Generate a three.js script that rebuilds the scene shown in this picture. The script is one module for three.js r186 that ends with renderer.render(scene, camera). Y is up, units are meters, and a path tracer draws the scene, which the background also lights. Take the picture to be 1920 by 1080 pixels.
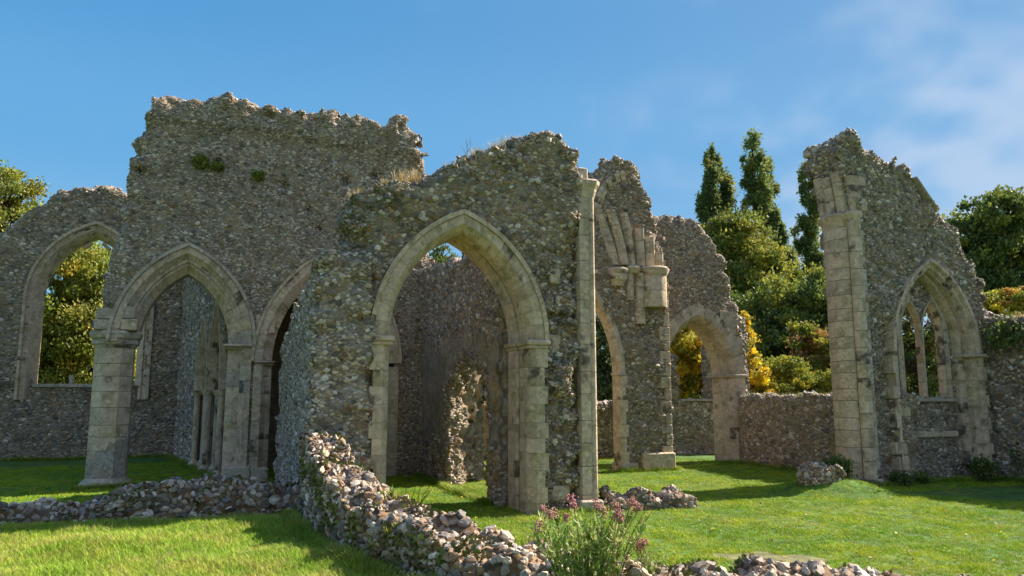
import * as THREE from 'three';
import { mergeGeometries, mergeVertices, toCreasedNormals } from 'three/addons/utils/BufferGeometryUtils.js';
import { createNoise2D, createNoise3D } from 'simplex-noise';

// ---------- camera, sky, sun, exposure ----------
const scene = new THREE.Scene();
const camera = new THREE.PerspectiveCamera(41.81, 16 / 9, 0.1, 3000);
camera.position.set(0, 1.7, 0);
camera.rotation.set(THREE.MathUtils.degToRad(8.2), 0, 0);
camera.updateMatrixWorld(); camera.updateProjectionMatrix();
const renderer = new THREE.WebGLRenderer({ antialias: true });
renderer.toneMapping = THREE.LinearToneMapping;
renderer.toneMappingExposure = 2.65;
renderer.shadowMap.enabled = true;

function rng(seed) { let s = seed | 0; return () => { s = (s + 0x6d2b79f5) | 0; let t = Math.imul(s ^ (s >>> 15), 1 | s); t = (t + Math.imul(t ^ (t >>> 7), 61 | t)) ^ t; return ((t ^ (t >>> 14)) >>> 0) / 4294967296; }; }
const n2 = createNoise2D(rng(11)), n3 = createNoise3D(rng(12));
const mix = (a, b, t) => a + (b - a) * t;
const sm = (a, b, x) => { const t = Math.min(1, Math.max(0, (x - a) / (b - a))); return t * t * (3 - 2 * t); };
const fbm2 = (x, y, o = 4) => { let s = 0, a = 0.5; for (let i = 0; i < o; i++) { s += a * n2(x, y); x = x * 2.03 + 7.1; y = y * 2.03 - 3.7; a *= 0.5; } return s; };

const SUN_EL = THREE.MathUtils.degToRad(38), SUN_AZ = THREE.MathUtils.degToRad(27.2); // azimuth measured from +x towards -z
const sunDir = new THREE.Vector3(Math.cos(SUN_EL) * Math.cos(SUN_AZ), Math.sin(SUN_EL), -Math.cos(SUN_EL) * Math.sin(SUN_AZ));
{
  const SKY = 0.38, W = 1024, H = 512, data = new Float32Array(W * H * 4);
  const stops = [[-90, 0.12, 0.13, 0.08], [-2, 0.30, 0.42, 0.50], [0, 0.40, 0.62, 0.84], [8, 0.23, 0.52, 0.82], [18, 0.115, 0.40, 0.75], [29, 0.055, 0.305, 0.66], [55, 0.045, 0.22, 0.54], [90, 0.035, 0.17, 0.46]];
  for (let j = 0; j < H; j++) for (let i = 0; i < W; i++) {
    const ph = ((i + 0.5) / W - 0.5) * 2 * Math.PI, th = ((j + 0.5) / H - 0.5) * Math.PI;
    const x = Math.cos(ph) * Math.cos(th), y = Math.sin(th), z = Math.sin(ph) * Math.cos(th), e = th * 180 / Math.PI;
    let k = 1; while (k < stops.length - 1 && e > stops[k][0]) k++;
    const t = sm(stops[k - 1][0], stops[k][0], e), c = [0, 1, 2].map((q) => mix(stops[k - 1][q + 1], stops[k][q + 1], t));
    if (e > -1) {
      const ang = Math.acos(Math.max(-1, Math.min(1, x * sunDir.x + y * sunDir.y + z * sunDir.z))) * 180 / Math.PI;
      const hz = 0.62 * Math.exp(-ang / 38);                               // the sky pales towards the sun
      const q = [0.52, 0.66, 0.86];
      for (let m = 0; m < 3; m++) c[m] = mix(c[m], q[m], hz);
      const px = x / (y + 0.35), pz = z / (y + 0.35);                       // thin veils of cloud on the sun's side
      const veil = fbm2(px * 1.6 + 3.1, pz * 1.6 + 1.7, 3) * 0.8 + fbm2(px * 4.4 + 1, pz * 4.4 + 9, 5) * 0.9;
      const az = Math.atan2(x, -z) * 180 / Math.PI, q0 = az - 1.25 * (Math.min(e, 48) - 19), side = az > -70 ? sm(2, 40, q0) : sm(-95, -150, az);   // clear on the left, veiled from the right round to behind
      const cl = sm(-0.3, 0.8, veil * (0.4 + 0.6 * side) + 1.0 * side - 0.42) * sm(1, 9, e);
      const w = [0.54, 0.67, 0.87];
      for (let m = 0; m < 3; m++) c[m] = mix(c[m], w[m], 0.72 * cl);
    }
    for (let m = 0; m < 3; m++) c[m] *= SKY;
    const o = (j * W + i) * 4; data[o] = c[0]; data[o + 1] = c[1]; data[o + 2] = c[2]; data[o + 3] = 1;
  }
  const sky = new THREE.DataTexture(data, W, H, THREE.RGBAFormat, THREE.FloatType);
  sky.mapping = THREE.EquirectangularReflectionMapping; sky.magFilter = THREE.LinearFilter; sky.minFilter = THREE.LinearFilter; sky.wrapS = THREE.RepeatWrapping; sky.needsUpdate = true;
  scene.background = sky; scene.environment = sky;
}
const sun = new THREE.DirectionalLight(new THREE.Color(1, 0.92, 0.78), 5);
sun.position.copy(sunDir).multiplyScalar(80).add(new THREE.Vector3(0, 0, -14)); sun.target.position.set(0, 0, -14);
sun.castShadow = true; sun.shadow.mapSize.set(4096, 4096); sun.shadow.radius = 1;
Object.assign(sun.shadow.camera, { left: -40, right: 40, top: 40, bottom: -40, near: 1, far: 200 });
scene.add(sun, sun.target);

// ---------- textures: what the surfaces are made of ----------
function pnoise(seed, period) {
  const r = rng(seed), tab = new Float32Array(period * period).map(() => r());
  return (x, y) => { const xi = Math.floor(x), yi = Math.floor(y), fx = x - xi, fy = y - yi, u = fx * fx * (3 - 2 * fx), v = fy * fy * (3 - 2 * fy), w = (a, b) => tab[(((b % period) + period) % period) * period + (((a % period) + period) % period)];
    return mix(mix(w(xi, yi), w(xi + 1, yi), u), mix(w(xi, yi + 1), w(xi + 1, yi + 1), u), v); };
}
function tex(size, fn, tile, color = true) {
  const d = new Uint8Array(size * size * 4);
  for (let j = 0; j < size; j++) for (let i = 0; i < size; i++) { const c = fn(i / size, j / size), o = (j * size + i) * 4; for (let k = 0; k < 3; k++) d[o + k] = Math.max(0, Math.min(255, 255 * (c.length ? c[k] : c))); d[o + 3] = 255; }
  const t = new THREE.DataTexture(d, size, size); t.wrapS = t.wrapT = THREE.RepeatWrapping; t.magFilter = THREE.LinearFilter; t.minFilter = THREE.LinearMipmapLinearFilter; t.generateMipmaps = true;
  if (color) t.colorSpace = THREE.SRGBColorSpace; t.repeat.set(1 / tile, 1 / tile); t.needsUpdate = true; return t;
}
const oct = (seed, base, n) => { const f = []; for (let i = 0; i < n; i++) f.push(pnoise(seed + i, base << i)); return (u, v) => { let s = 0, a = 0.5, t = 0; for (let i = 0; i < n; i++) { s += a * f[i](u * (base << i), v * (base << i)); t += a; a *= 0.6; } return s / t; }; };
const oA = oct(20, 4, 6), oB = oct(40, 3, 4), oC = oct(60, 16, 4), oD = oct(80, 32, 4), oE = oct(95, 6, 5);
const T = {};
T.mortar = tex(512, (u, v) => { const a = oA(u, v), b = oD(u, v), c = oE(u, v), g = 0.88 + 0.30 * (a - 0.5) + 0.45 * (b - 0.5), w = sm(0.45, 0.75, c); return [g * mix(1, 1.05, w), g * mix(0.98, 0.93, w), g * mix(0.94, 0.78, w)]; }, 1.3);
T.mortarBump = tex(512, (u, v) => 0.5 + 0.7 * (oD(u, v) - 0.5) + 0.6 * (oC(u, v) - 0.5), 1.3, false);
T.ashlar = tex(1024, (u, v) => { const a = oA(u, v), b = oB(u, v), d = oD(u, v), e = oC(u, v); let g = 0.93 + 0.18 * (b - 0.5) + 0.24 * (a - 0.5) + 0.30 * (d - 0.5); const st = sm(0.54, 0.72, oE(u, v)), li = sm(0.66, 0.74, e) * 0.16, dk = sm(0.57, 0.78, oA(v, u)) * 0.5; g = g + li - dk - st * 0.12; return [g * 1.0, g * (0.97 + 0.015 * st), g * (0.92 - 0.07 * st)]; }, 1.7);
T.ashlarBump = tex(512, (u, v) => 0.5 + 0.55 * (oD(u, v) - 0.5) + 0.6 * (oC(u, v) - 0.5) + 0.3 * (oA(u, v) - 0.5), 0.9, false);
T.flint = tex(256, (u, v) => { const a = oA(u, v), b = oC(u, v), w = sm(0.52, 0.62, a + 0.3 * (b - 0.5)), g = mix(0.80, 1.0, w) + 0.3 * (b - 0.5); return [g, g * 0.985, g * mix(0.99, 0.94, w)]; }, 1);
T.bark = tex(256, (u, v) => { const a = oct(120, 8, 4)(u * 2, v * 0.25); return 0.4 + 0.9 * (a - 0.3); }, 1);
T.turf = tex(1024, (u, v) => { const a = oB(u, v), b = oC(u, v), c = oD(u, v), e = oE(u, v), g = 0.86 + 0.5 * (c - 0.5) + 0.4 * (b - 0.5), dry = sm(0.48, 0.7, a * 0.6 + e * 0.4); return [g * mix(0.85, 1.12, dry), g, g * mix(0.8, 1.0, dry)]; }, 4);
T.earth = tex(512, (u, v) => { const g = 0.6 + 0.5 * (oD(u, v) - 0.5) + 0.5 * (oC(u, v) - 0.5); return [g, g * 0.97, g * 0.93]; }, 1);
const lin = (r, g, b) => new THREE.Color().setRGB(r, g, b);
const std = (color, o = {}) => new THREE.MeshStandardMaterial({ color, roughness: 0.95, metalness: 0, ...o });
const M = {
  core: std(lin(1, 1, 1), { vertexColors: true, map: T.mortar, bumpMap: T.mortarBump, bumpScale: 0.02, roughness: 1 }),
  plaster: std(lin(1, 1, 1), { vertexColors: true, map: T.ashlar, bumpMap: T.mortarBump, bumpScale: 0.012, roughness: 1 }),
  stones: std(lin(1, 1, 1), { map: T.flint, roughness: 0.72 }),
  bark: std(lin(0.10, 0.075, 0.055), { map: T.bark, bumpMap: T.bark, bumpScale: 0.03 }),
  twig: std(lin(0.12, 0.085, 0.05)), paleTwig: std(lin(0.38, 0.33, 0.26)),
};
const ashTints = [[0.62, 0.485, 0.38], [0.60, 0.465, 0.365], [0.635, 0.50, 0.40], [0.585, 0.46, 0.365], [0.615, 0.485, 0.39], [0.57, 0.45, 0.365], [0.605, 0.475, 0.375], [0.625, 0.48, 0.37]];
M.ash = ashTints.map((c) => std(lin(...c), { map: T.ashlar, bumpMap: T.ashlarBump, bumpScale: 0.012, roughness: 0.92 }));
M.ashGrey = [[0.53, 0.445, 0.385], [0.57, 0.48, 0.415], [0.50, 0.425, 0.37]].map((c) => std(lin(...c), { map: T.ashlar, bumpMap: T.ashlarBump, bumpScale: 0.014, roughness: 0.95 }));
M.ashGreen = [[0.57, 0.46, 0.345], [0.60, 0.48, 0.36], [0.54, 0.435, 0.33]].map((c) => std(lin(...c), { map: T.ashlar, bumpMap: T.ashlarBump, bumpScale: 0.014, roughness: 0.95 }));
const flintTones = [[0.549, 0.427, 0.316], [0.454, 0.356, 0.266], [0.345, 0.279, 0.219], [0.691, 0.570, 0.450], [0.882, 0.745, 0.614], [0.203, 0.170, 0.149], [0.477, 0.307, 0.179], [0.394, 0.242, 0.139], [0.501, 0.416, 0.342], [0.596, 0.439, 0.286], [0.274, 0.235, 0.215], [0.430, 0.361, 0.306]];
const flintWeights = [12, 11, 10, 14, 16, 13, 6, 4, 11, 8, 10, 9];
M.flint = flintTones.map((c) => std(lin(...c), { map: T.flint, roughness: 0.72 }));
const pickTone = (r) => { let t = r() * flintWeights.reduce((a, b) => a + b); for (let i = 0; i < flintWeights.length; i++) { t -= flintWeights[i]; if (t <= 0) return i; } return 0; };

// ---------- naming ----------
const taken = new Map();
const numbered = (n) => { const k = taken.get(n) ?? 0; taken.set(n, k + 1); return k ? n + '_' + String(k).padStart(3, '0') : n; };
function thing(name, label, category, group) { const o = new THREE.Group(); o.name = numbered(name); o.userData = { label, category, kind: 'thing' }; if (group) o.userData.group = group; scene.add(o); return o; }
function part(parent, name, geo, mat) { const m = new THREE.Mesh(geo, mat); m.name = name; m.castShadow = m.receiveShadow = true; parent.add(m); return m; }
function stuff(parent, name, geo, mat, mats, cols) {
  const m = new THREE.InstancedMesh(geo, mat, mats.length); m.name = name; m.castShadow = m.receiveShadow = true; m.userData.kind = 'stuff';
  mats.forEach((x, i) => { m.setMatrixAt(i, x); if (cols) m.setColorAt(i, cols[i]); }); parent.add(m); return m;
}

// ---------- mesh helpers ----------
function polyDist(p, x, y) {
  let d = Infinity, s = 1;
  for (let i = 0, j = p.length - 1; i < p.length; j = i++) {
    const ax = p[i][0], ay = p[i][1], ex = p[j][0] - ax, ey = p[j][1] - ay, wx = x - ax, wy = y - ay, t = Math.max(0, Math.min(1, (wx * ex + wy * ey) / (ex * ex + ey * ey))), bx = wx - ex * t, by = wy - ey * t;
    d = Math.min(d, bx * bx + by * by);
    const c1 = y >= ay, c2 = y < p[j][1], c3 = ex * wy > ey * wx;
    if ((c1 && c2 && c3) || (!c1 && !c2 && !c3)) s = -s;
  }
  return s * Math.sqrt(d);
}
const smax = (a, b, k) => { const h = Math.max(k - Math.abs(a - b), 0) / k; return Math.max(a, b) + h * h * k * 0.25; };
// surface nets over a distance field f(pre, x, y, z), pre = g(x, y)
function nets(g, f, lo, hi, h) {
  const n = [0, 1, 2].map((k) => Math.ceil((hi[k] - lo[k]) / h) + 1), at = (i, j, k) => (i * n[1] + j) * n[2] + k, V = new Float32Array(n[0] * n[1] * n[2]);
  for (let i = 0; i < n[0]; i++) for (let j = 0; j < n[1]; j++) { const x = lo[0] + i * h, y = lo[1] + j * h, pre = g(x, y); for (let k = 0; k < n[2]; k++) V[at(i, j, k)] = (i === 0 || j === 0 || k === 0 || i === n[0] - 1 || j === n[1] - 1 || k === n[2] - 1) ? 1 : f(pre, x, y, lo[2] + k * h); }
  const id = new Int32Array(V.length).fill(-1), pos = [], idx = [], E = [[0, 1], [0, 2], [0, 4], [1, 3], [1, 5], [2, 3], [2, 6], [3, 7], [4, 5], [4, 6], [5, 7], [6, 7]];
  const c = new Float32Array(8);
  for (let i = 0; i < n[0] - 1; i++) for (let j = 0; j < n[1] - 1; j++) for (let k = 0; k < n[2] - 1; k++) {
    let m = 0; for (let q = 0; q < 8; q++) { c[q] = V[at(i + (q & 1), j + ((q >> 1) & 1), k + (q >> 2))]; if (c[q] < 0) m |= 1 << q; }
    if (m === 0 || m === 255) continue;
    let x = 0, y = 0, z = 0, w = 0;
    for (const [a, b] of E) if ((c[a] < 0) !== (c[b] < 0)) { const t = c[a] / (c[a] - c[b]); x += mix(a & 1, b & 1, t); y += mix((a >> 1) & 1, (b >> 1) & 1, t); z += mix(a >> 2, b >> 2, t); w++; }
    id[at(i, j, k)] = pos.length / 3; pos.push(lo[0] + (i + x / w) * h, lo[1] + (j + y / w) * h, lo[2] + (k + z / w) * h);
  }
  const quad = (a, b, d, e, flip) => { if (flip) idx.push(a, d, b, b, d, e); else idx.push(a, b, d, b, e, d); };
  for (let i = 1; i < n[0] - 1; i++) for (let j = 1; j < n[1] - 1; j++) for (let k = 1; k < n[2] - 1; k++) {
    const s = V[at(i, j, k)] < 0;
    if (s !== V[at(i + 1, j, k)] < 0) quad(id[at(i, j - 1, k - 1)], id[at(i, j, k - 1)], id[at(i, j - 1, k)], id[at(i, j, k)], !s);
    if (s !== V[at(i, j + 1, k)] < 0) quad(id[at(i - 1, j, k - 1)], id[at(i, j, k - 1)], id[at(i - 1, j, k)], id[at(i, j, k)], s);
    if (s !== V[at(i, j, k + 1)] < 0) quad(id[at(i - 1, j - 1, k)], id[at(i, j - 1, k)], id[at(i - 1, j, k)], id[at(i, j, k)], !s);
  }
  const geo = new THREE.BufferGeometry(); geo.setAttribute('position', new THREE.Float32BufferAttribute(pos, 3)); geo.setIndex(idx); geo.computeVertexNormals();
  return geo;
}
function boxUV(geo) {
  const p = geo.attributes.position, n = geo.attributes.normal, uv = new Float32Array(p.count * 2);
  for (let i = 0; i < p.count; i++) { const ax = Math.abs(n.getX(i)), ay = Math.abs(n.getY(i)), az = Math.abs(n.getZ(i)); let u = p.getX(i), v = p.getY(i); if (ax > az && ax > ay) u = p.getZ(i); else if (ay > az) v = p.getZ(i); uv[2 * i] = u; uv[2 * i + 1] = v; }
  geo.setAttribute('uv', new THREE.BufferAttribute(uv, 2)); return geo;
}
// patches of differing mortar, earth and lichen over a core
function mortarColour(geo, seed, tones) {
  const p = geo.attributes.position, c = new Float32Array(p.count * 3);
  for (let i = 0; i < p.count; i++) {
    const x = p.getX(i), y = p.getY(i), z = p.getZ(i), a = sm(-0.3, 0.5, n3(x * 0.7 + seed, y * 0.7, z * 0.7)), b = sm(0.05, 0.6, n3(x * 2.1, y * 2.1 + seed, z * 2.1)), d = sm(0.35, 0.65, n3(x * 3.7 + seed, y * 3.7, z * 3.7 + 5));
    for (let k = 0; k < 3; k++) c[3 * i + k] = mix(mix(mix(tones[0][k], tones[1][k], a), tones[2][k], b * 0.8), tones[3][k], d * 0.7);
  }
  geo.setAttribute('color', new THREE.BufferAttribute(c, 3)); return geo;
}
const TONES = { flint: [[0.375, 0.305, 0.235], [0.325, 0.27, 0.215], [0.25, 0.205, 0.155], [0.26, 0.225, 0.14]], plaster: [[0.42, 0.345, 0.275], [0.37, 0.31, 0.255], [0.31, 0.255, 0.20], [0.29, 0.24, 0.175]], earth: [[0.294, 0.194, 0.124], [0.242, 0.160, 0.106], [0.189, 0.126, 0.083], [0.200, 0.160, 0.069]] };

// knapped and rounded flints: six shapes
const stoneGeos = (detail) => [0, 1, 2, 3, 4, 5].map((k) => {
  let g = mergeVertices(new THREE.IcosahedronGeometry(1, detail).deleteAttribute('uv').deleteAttribute('normal')); const p = g.attributes.position, q = new THREE.Vector3(), r = rng(500 + k);
  const cuts = [...Array(5)].map(() => [new THREE.Vector3(r() - 0.5, r() - 0.5, r() - 0.5).normalize(), 0.5 + 0.3 * r()]);
  for (let i = 0; i < p.count; i++) {
    q.fromBufferAttribute(p, i); const s = 1 + 0.34 * n3(q.x * 1.1 + k * 9, q.y * 1.1, q.z * 1.1) + 0.2 * n3(q.x * 2.7, q.y * 2.7 + k * 5, q.z * 2.7); q.multiplyScalar(s);
    for (const [n, d] of cuts) { const e = q.dot(n) - d; if (e > 0) q.addScaledVector(n, -e * 0.85); }
    p.setXYZ(i, q.x, q.y, q.z);
  }
  g.computeVertexNormals(); const uv = new Float32Array(p.count * 2), nn = g.attributes.normal; for (let i = 0; i < p.count; i++) { uv[2 * i] = p.getX(i) * 0.35 + p.getZ(i) * 0.3 + k * 0.17; uv[2 * i + 1] = p.getY(i) * 0.35 + p.getZ(i) * 0.22; }
  g.setAttribute('uv', new THREE.BufferAttribute(uv, 2)); return toCreasedNormals(g, 0.45);
});
const ROCK = stoneGeos(1), ROCKFINE = stoneGeos(2);

const _v = new THREE.Vector3(), _n = new THREE.Vector3(), _m = new THREE.Matrix4();
// scatter stones over a surface: no two closer than their sizes allow, a little flatter than wide, bedded in the core
function scatter(geo, seed, spacing, mask, tries = 8) {
  const r = rng(seed), p = geo.attributes.position, ix = geo.index.array, nt = ix.length / 3, cum = new Float32Array(nt), a = new THREE.Vector3(), b = new THREE.Vector3(), c = new THREE.Vector3(), nrm = new THREE.Vector3(), N = geo.attributes.normal; let area = 0;
  for (let t = 0; t < nt; t++) {
    a.fromBufferAttribute(p, ix[3 * t]); b.fromBufferAttribute(p, ix[3 * t + 1]); c.fromBufferAttribute(p, ix[3 * t + 2]); b.sub(a); c.sub(a); nrm.crossVectors(b, c); const ar = nrm.length() / 2; nrm.normalize();
    if (!mask || mask(a.x, a.y, a.z, nrm)) area += ar; cum[t] = area;
  }
  const count = Math.round(area / (spacing * spacing) * tries), cell = spacing * 1.5, grid = new Map(), out = [], key = (x, y, z) => (Math.floor(x / cell) * 4001 + Math.floor(y / cell)) * 4001 + Math.floor(z / cell);
  for (let i = 0; i < count; i++) {
    const s = r() * area; let lo = 0, hi = nt - 1; while (lo < hi) { const m = (lo + hi) >> 1; if (cum[m] < s) lo = m + 1; else hi = m; }
    let u = r(), v = r(); if (u + v > 1) { u = 1 - u; v = 1 - v; }
    const i0 = ix[3 * lo], i1 = ix[3 * lo + 1], i2 = ix[3 * lo + 2], w = 1 - u - v;
    const x = w * p.getX(i0) + u * p.getX(i1) + v * p.getX(i2), y = w * p.getY(i0) + u * p.getY(i1) + v * p.getY(i2), z = w * p.getZ(i0) + u * p.getZ(i1) + v * p.getZ(i2);
    const late = i / count, size = spacing * mix(mix(0.75, 1.7, r() ** 3), mix(0.42, 0.8, r()), sm(0.25, 0.7, late)); let ok = true;
    for (let dx = -1; dx <= 1 && ok; dx++) for (let dy = -1; dy <= 1 && ok; dy++) for (let dz = -1; dz <= 1 && ok; dz++) for (const o of grid.get(key(x + dx * cell, y + dy * cell, z + dz * cell)) ?? []) {
      const ex = o.x - x, ey = (o.y - y) * 1.3, ez = o.z - z, d = 0.43 * (o.size + size); if (ex * ex + ey * ey + ez * ez < d * d) { ok = false; break; }
    }
    if (!ok) continue;
    const o = { x, y, z, size, nx: w * N.getX(i0) + u * N.getX(i1) + v * N.getX(i2), ny: w * N.getY(i0) + u * N.getY(i1) + v * N.getY(i2), nz: w * N.getZ(i0) + u * N.getZ(i1) + v * N.getZ(i2) }; out.push(o); const k = key(x, y, z); if (!grid.has(k)) grid.set(k, []); grid.get(k).push(o);
  }
  return out;
}
let stoneCount = 0;
function bedStones(root, list, seed, { proud = 0.16, flat = 0.42, spin = 0.5, fine = false, shiftTone, most = 300, name = 'flint' } = {}) {
  root.updateMatrixWorld(true); const r = rng(seed), R = fine ? ROCKFINE : ROCK, X = new THREE.Vector3(), Y = new THREE.Vector3(), Z = new THREE.Vector3(), U = new THREE.Vector3(0, 1, 0);
  for (const o of list) {
    Z.set(o.nx, o.ny, o.nz).normalize(); X.crossVectors(U, Z); if (X.lengthSq() < 0.05) X.set(1, 0, 0).addScaledVector(Z, -Z.x); X.normalize(); Y.crossVectors(Z, X);
    const a = (r() - 0.5) * 2 * spin * (Math.abs(Z.y) > 0.7 ? 3 : 1); const cx = Math.cos(a), sx = Math.sin(a), X2 = X.clone().multiplyScalar(cx).addScaledVector(Y, sx), Y2 = Y.clone().multiplyScalar(cx).addScaledVector(X, -sx);
    const tilt = (r() - 0.5) * 0.5; const Z2 = Z.clone().multiplyScalar(Math.cos(tilt)).addScaledVector(Y2, Math.sin(tilt)); Y2.multiplyScalar(Math.cos(tilt)).addScaledVector(Z, -Math.sin(tilt));
    const s = o.size * 0.54, kx = s * (0.92 + 0.34 * r()), ky = s * (0.72 + 0.24 * r()), kz = s * (flat + 0.12 + 0.25 * r());
    o.m = new THREE.Matrix4().makeBasis(X2.multiplyScalar(kx), Y2.multiplyScalar(ky), Z2.multiplyScalar(kz)); const off = (r() - 0.5) * proud * o.size; o.m.setPosition(o.x + Z.x * off, o.y + Z.y * off, o.z + Z.z * off);
    o.tone = pickTone(r); if (shiftTone) o.tone = shiftTone(o, o.tone, r); o.shape = (r() * 6) | 0; o.v = 0.78 + 0.44 * r();
    _v.set(o.x, o.y, o.z).applyMatrix4(root.matrixWorld); _n.copy(Z).transformDirection(root.matrixWorld); const to = camera.position.clone().sub(_v), dist = to.length(); const face = _n.dot(to) / dist, q = _v.clone().project(camera);
    o.score = (Math.abs(q.x) < 1.02 && Math.abs(q.y) < 1.04 && q.z < 1 && face > 0.1 && !o.hidden) ? o.size / dist : -1;
  }
  const order = [...list].sort((a, b) => b.score - a.score), top = order.slice(0, most).filter((o) => o.score > 0), rest = order.slice(top.length);
  for (const o of top) { const m = part(root, name, R[o.shape], M.flint[o.tone]); m.applyMatrix4(o.m); }
  const col = new THREE.Color();
  if (rest.length) stuff(root, name + '_facing', R[0], M.stones, rest.map((o) => o.m), rest.map((o) => { const c = flintTones[o.tone]; return col.clone().setRGB(c[0] * o.v, c[1] * o.v, c[2] * o.v); }));
  stoneCount += list.length;
}
const FRAME = {
  arch: { x: -2.736, z: -10.197, turn: 0.3665 },
  side: { x: -4.779, z: -15.518, turn: -1.2043 },
  big: { x: -8.193, z: -14.368, turn: 0.3665 },
  back: { x: -14.202, z: -20.256, turn: 0.3665 },
  cross: { x: -1.860, z: -16.425, turn: -1.2043 },
  far: { x: 0.622, z: -17.913, turn: 0.3665 },
  stub: { x: 2.474, z: -17.552, turn: 0.3665 },
  east: { x: 5.864, z: -19.604, turn: -1.2043 },
  right: { x: 6.371, z: -14.657, turn: 0.3665 },
  bound: { x: 9.532, z: -17.584, turn: -1.2043 },
  chap: { x: 0.516, z: -20.978, turn: 0.3665 },
  lowl: { x: -7.497, z: -8.369, turn: 0.3665 },
  lanc: { x: -9.721, z: -21.976, turn: -1.0242 }
};
function wallThing(name, frame, label, category, group) { const g = thing(name, label, category, group), f = FRAME[frame]; g.position.set(f.x, 0, f.z); g.rotation.y = f.turn; return g; }
// a ruined wall: outline in its own plane (metres along, metres up), thickness t behind the face, holes cut through a depth range
function ruin(root, { outline, t, holes = [], cell = 0.07, amp = 1, bulge, tones = TONES.flint, seed = 1, mat = M.core, edge = 0.07, name = 'rubble_core', also }) {
  const us = outline.map((p) => p[0]), vs = outline.map((p) => p[1]), lo = [Math.min(...us) - 0.3, Math.min(...vs) - 0.3, -t - 0.35], hi = [Math.max(...us) + 0.3, Math.max(...vs) + 0.3, 0.45];
  const geo = nets((x, y) => { const d = polyDist(outline, x, y); return { d, h: holes.map((o) => polyDist(o.pts, x, y)), b: bulge ? bulge(x, y) : 0 }; }, (pre, x, y, z) => {
    const w = -z, near = sm(-0.55, -0.05, pre.d), n = amp * (0.028 * n3(x * 1.3 + seed, y * 1.3, z * 1.3) + 0.02 * n3(x * 4.1, y * 4.1 + seed, z * 4.1)) + near * (edge * n3(x * 2.2, y * 2.2, z * 2.2 + seed) + 0.5 * edge * n3(x * 6, y * 6, z * 6 + seed));
    let d = smax(pre.d, Math.max(0.035 - pre.b - w, w - t), 0.12) + n;
    for (let i = 0; i < holes.length; i++) { const o = holes[i], hd = Math.max(pre.h[i] - (o.splay ?? 0) * Math.max(0, w), (o.from ?? -9) - w, w - (o.to ?? 99)); d = Math.max(d, -hd + (o.rough ? o.rough * n3(x * 4, y * 4, z * 4) : 0)); }
    if (also) d = also(d, x, y, z);
    return d;
  }, lo, hi, cell);
  mortarColour(boxUV(geo), seed * 1.7, tones); part(root, name, geo, mat); return geo;
}

// ---------- dressed stone ----------
// a pointed arch: station (segment, t) and distance r out from the opening -> point in the wall's plane
function pointed(cx, hw, spring, rise) {
  const c = (rise * rise - hw * hw) / (2 * hw), R = hw + c;
  const at = (seg, t, r) => {
    if (seg === 'L') return [cx - hw - r, t]; if (seg === 'R') return [cx + hw + r, t];
    const ph = t * Math.acos(Math.max(-1, Math.min(1, c / (R + r)))), s = seg === 'AL' ? -1 : 1; return [cx + s * ((R + r) * Math.cos(ph) - c), spring + (R + r) * Math.sin(ph)];
  };
  const outline = (r, base, n = 14) => { const o = [at('L', base, r)]; for (let i = 0; i <= n; i++) o.push(at('AL', i / n, r)); for (let i = n - 1; i >= 0; i--) o.push(at('AR', i / n, r)); o.push(at('R', base, r)); return o; };
  const len = R * Math.acos(Math.max(-1, Math.min(1, c / R)));
  return { cx, hw, spring, rise, at, outline, len };
}
function blockGeo(at, prof, s0, s1, steps, jig = 0, off = [0, 0]) {
  const pos = [], uv = [], ring = (s) => prof.map(([r, w]) => { const [x, y] = at(s, r); return [x, y, -w + jig]; }), rows = [];
  for (let i = 0; i <= steps; i++) rows.push(ring(mix(s0, s1, i / steps)));
  let cum = [0]; for (let k = 0; k < prof.length; k++) { const a = prof[k], b = prof[(k + 1) % prof.length]; cum.push(cum[k] + Math.hypot(a[0] - b[0], a[1] - b[1])); }
  let along = 0; const tri = (...q) => q.forEach(([p, u]) => { pos.push(...p); uv.push(...u); });
  let A = 0; for (let k = 0; k < prof.length; k++) { const a = prof[k], b = prof[(k + 1) % prof.length]; A += a[0] * b[1] - b[0] * a[1]; }
  const p0 = at(s0, 0), p1 = at(mix(s0, s1, 0.01), 0), q1 = at(s0, 1), cr = (q1[0] - p0[0]) * (p1[1] - p0[1]) - (q1[1] - p0[1]) * (p1[0] - p0[0]), flip = (A > 0) === (cr > 0);
  for (let i = 0; i < steps; i++) {
    const d = Math.hypot(rows[i + 1][0][0] - rows[i][0][0], rows[i + 1][0][1] - rows[i][0][1]);
    for (let k = 0; k < prof.length; k++) {
      const k2 = (k + 1) % prof.length, a = [rows[i][k], [off[0] + along, off[1] + cum[k]]], b = [rows[i][k2], [off[0] + along, off[1] + cum[k + 1]]], c = [rows[i + 1][k], [off[0] + along + d, off[1] + cum[k]]], e = [rows[i + 1][k2], [off[0] + along + d, off[1] + cum[k + 1]]];
      if (flip) tri(a, b, c, b, e, c); else tri(a, c, b, b, c, e);
    }
    along += d;
  }
  const faces = THREE.ShapeUtils.triangulateShape(prof.map((p) => new THREE.Vector2(...p)), []);
  for (const [end, rw] of [[0, rows[0]], [1, rows[steps]]]) for (const f of faces) { const v = f.map((k) => [rw[k], [off[0] + prof[k][0], off[1] + prof[k][1]]]); if ((end === 0) === flip) tri(v[0], v[2], v[1]); else tri(v[0], v[1], v[2]); }
  const g = new THREE.BufferGeometry(); g.setAttribute('position', new THREE.Float32BufferAttribute(pos, 3)); g.setAttribute('uv', new THREE.Float32BufferAttribute(uv, 2)); g.computeVertexNormals();
  return prof.length > 9 || steps > 2 ? toCreasedNormals(g, 0.6) : g;
}
const dressRnd = rng(77);
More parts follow.
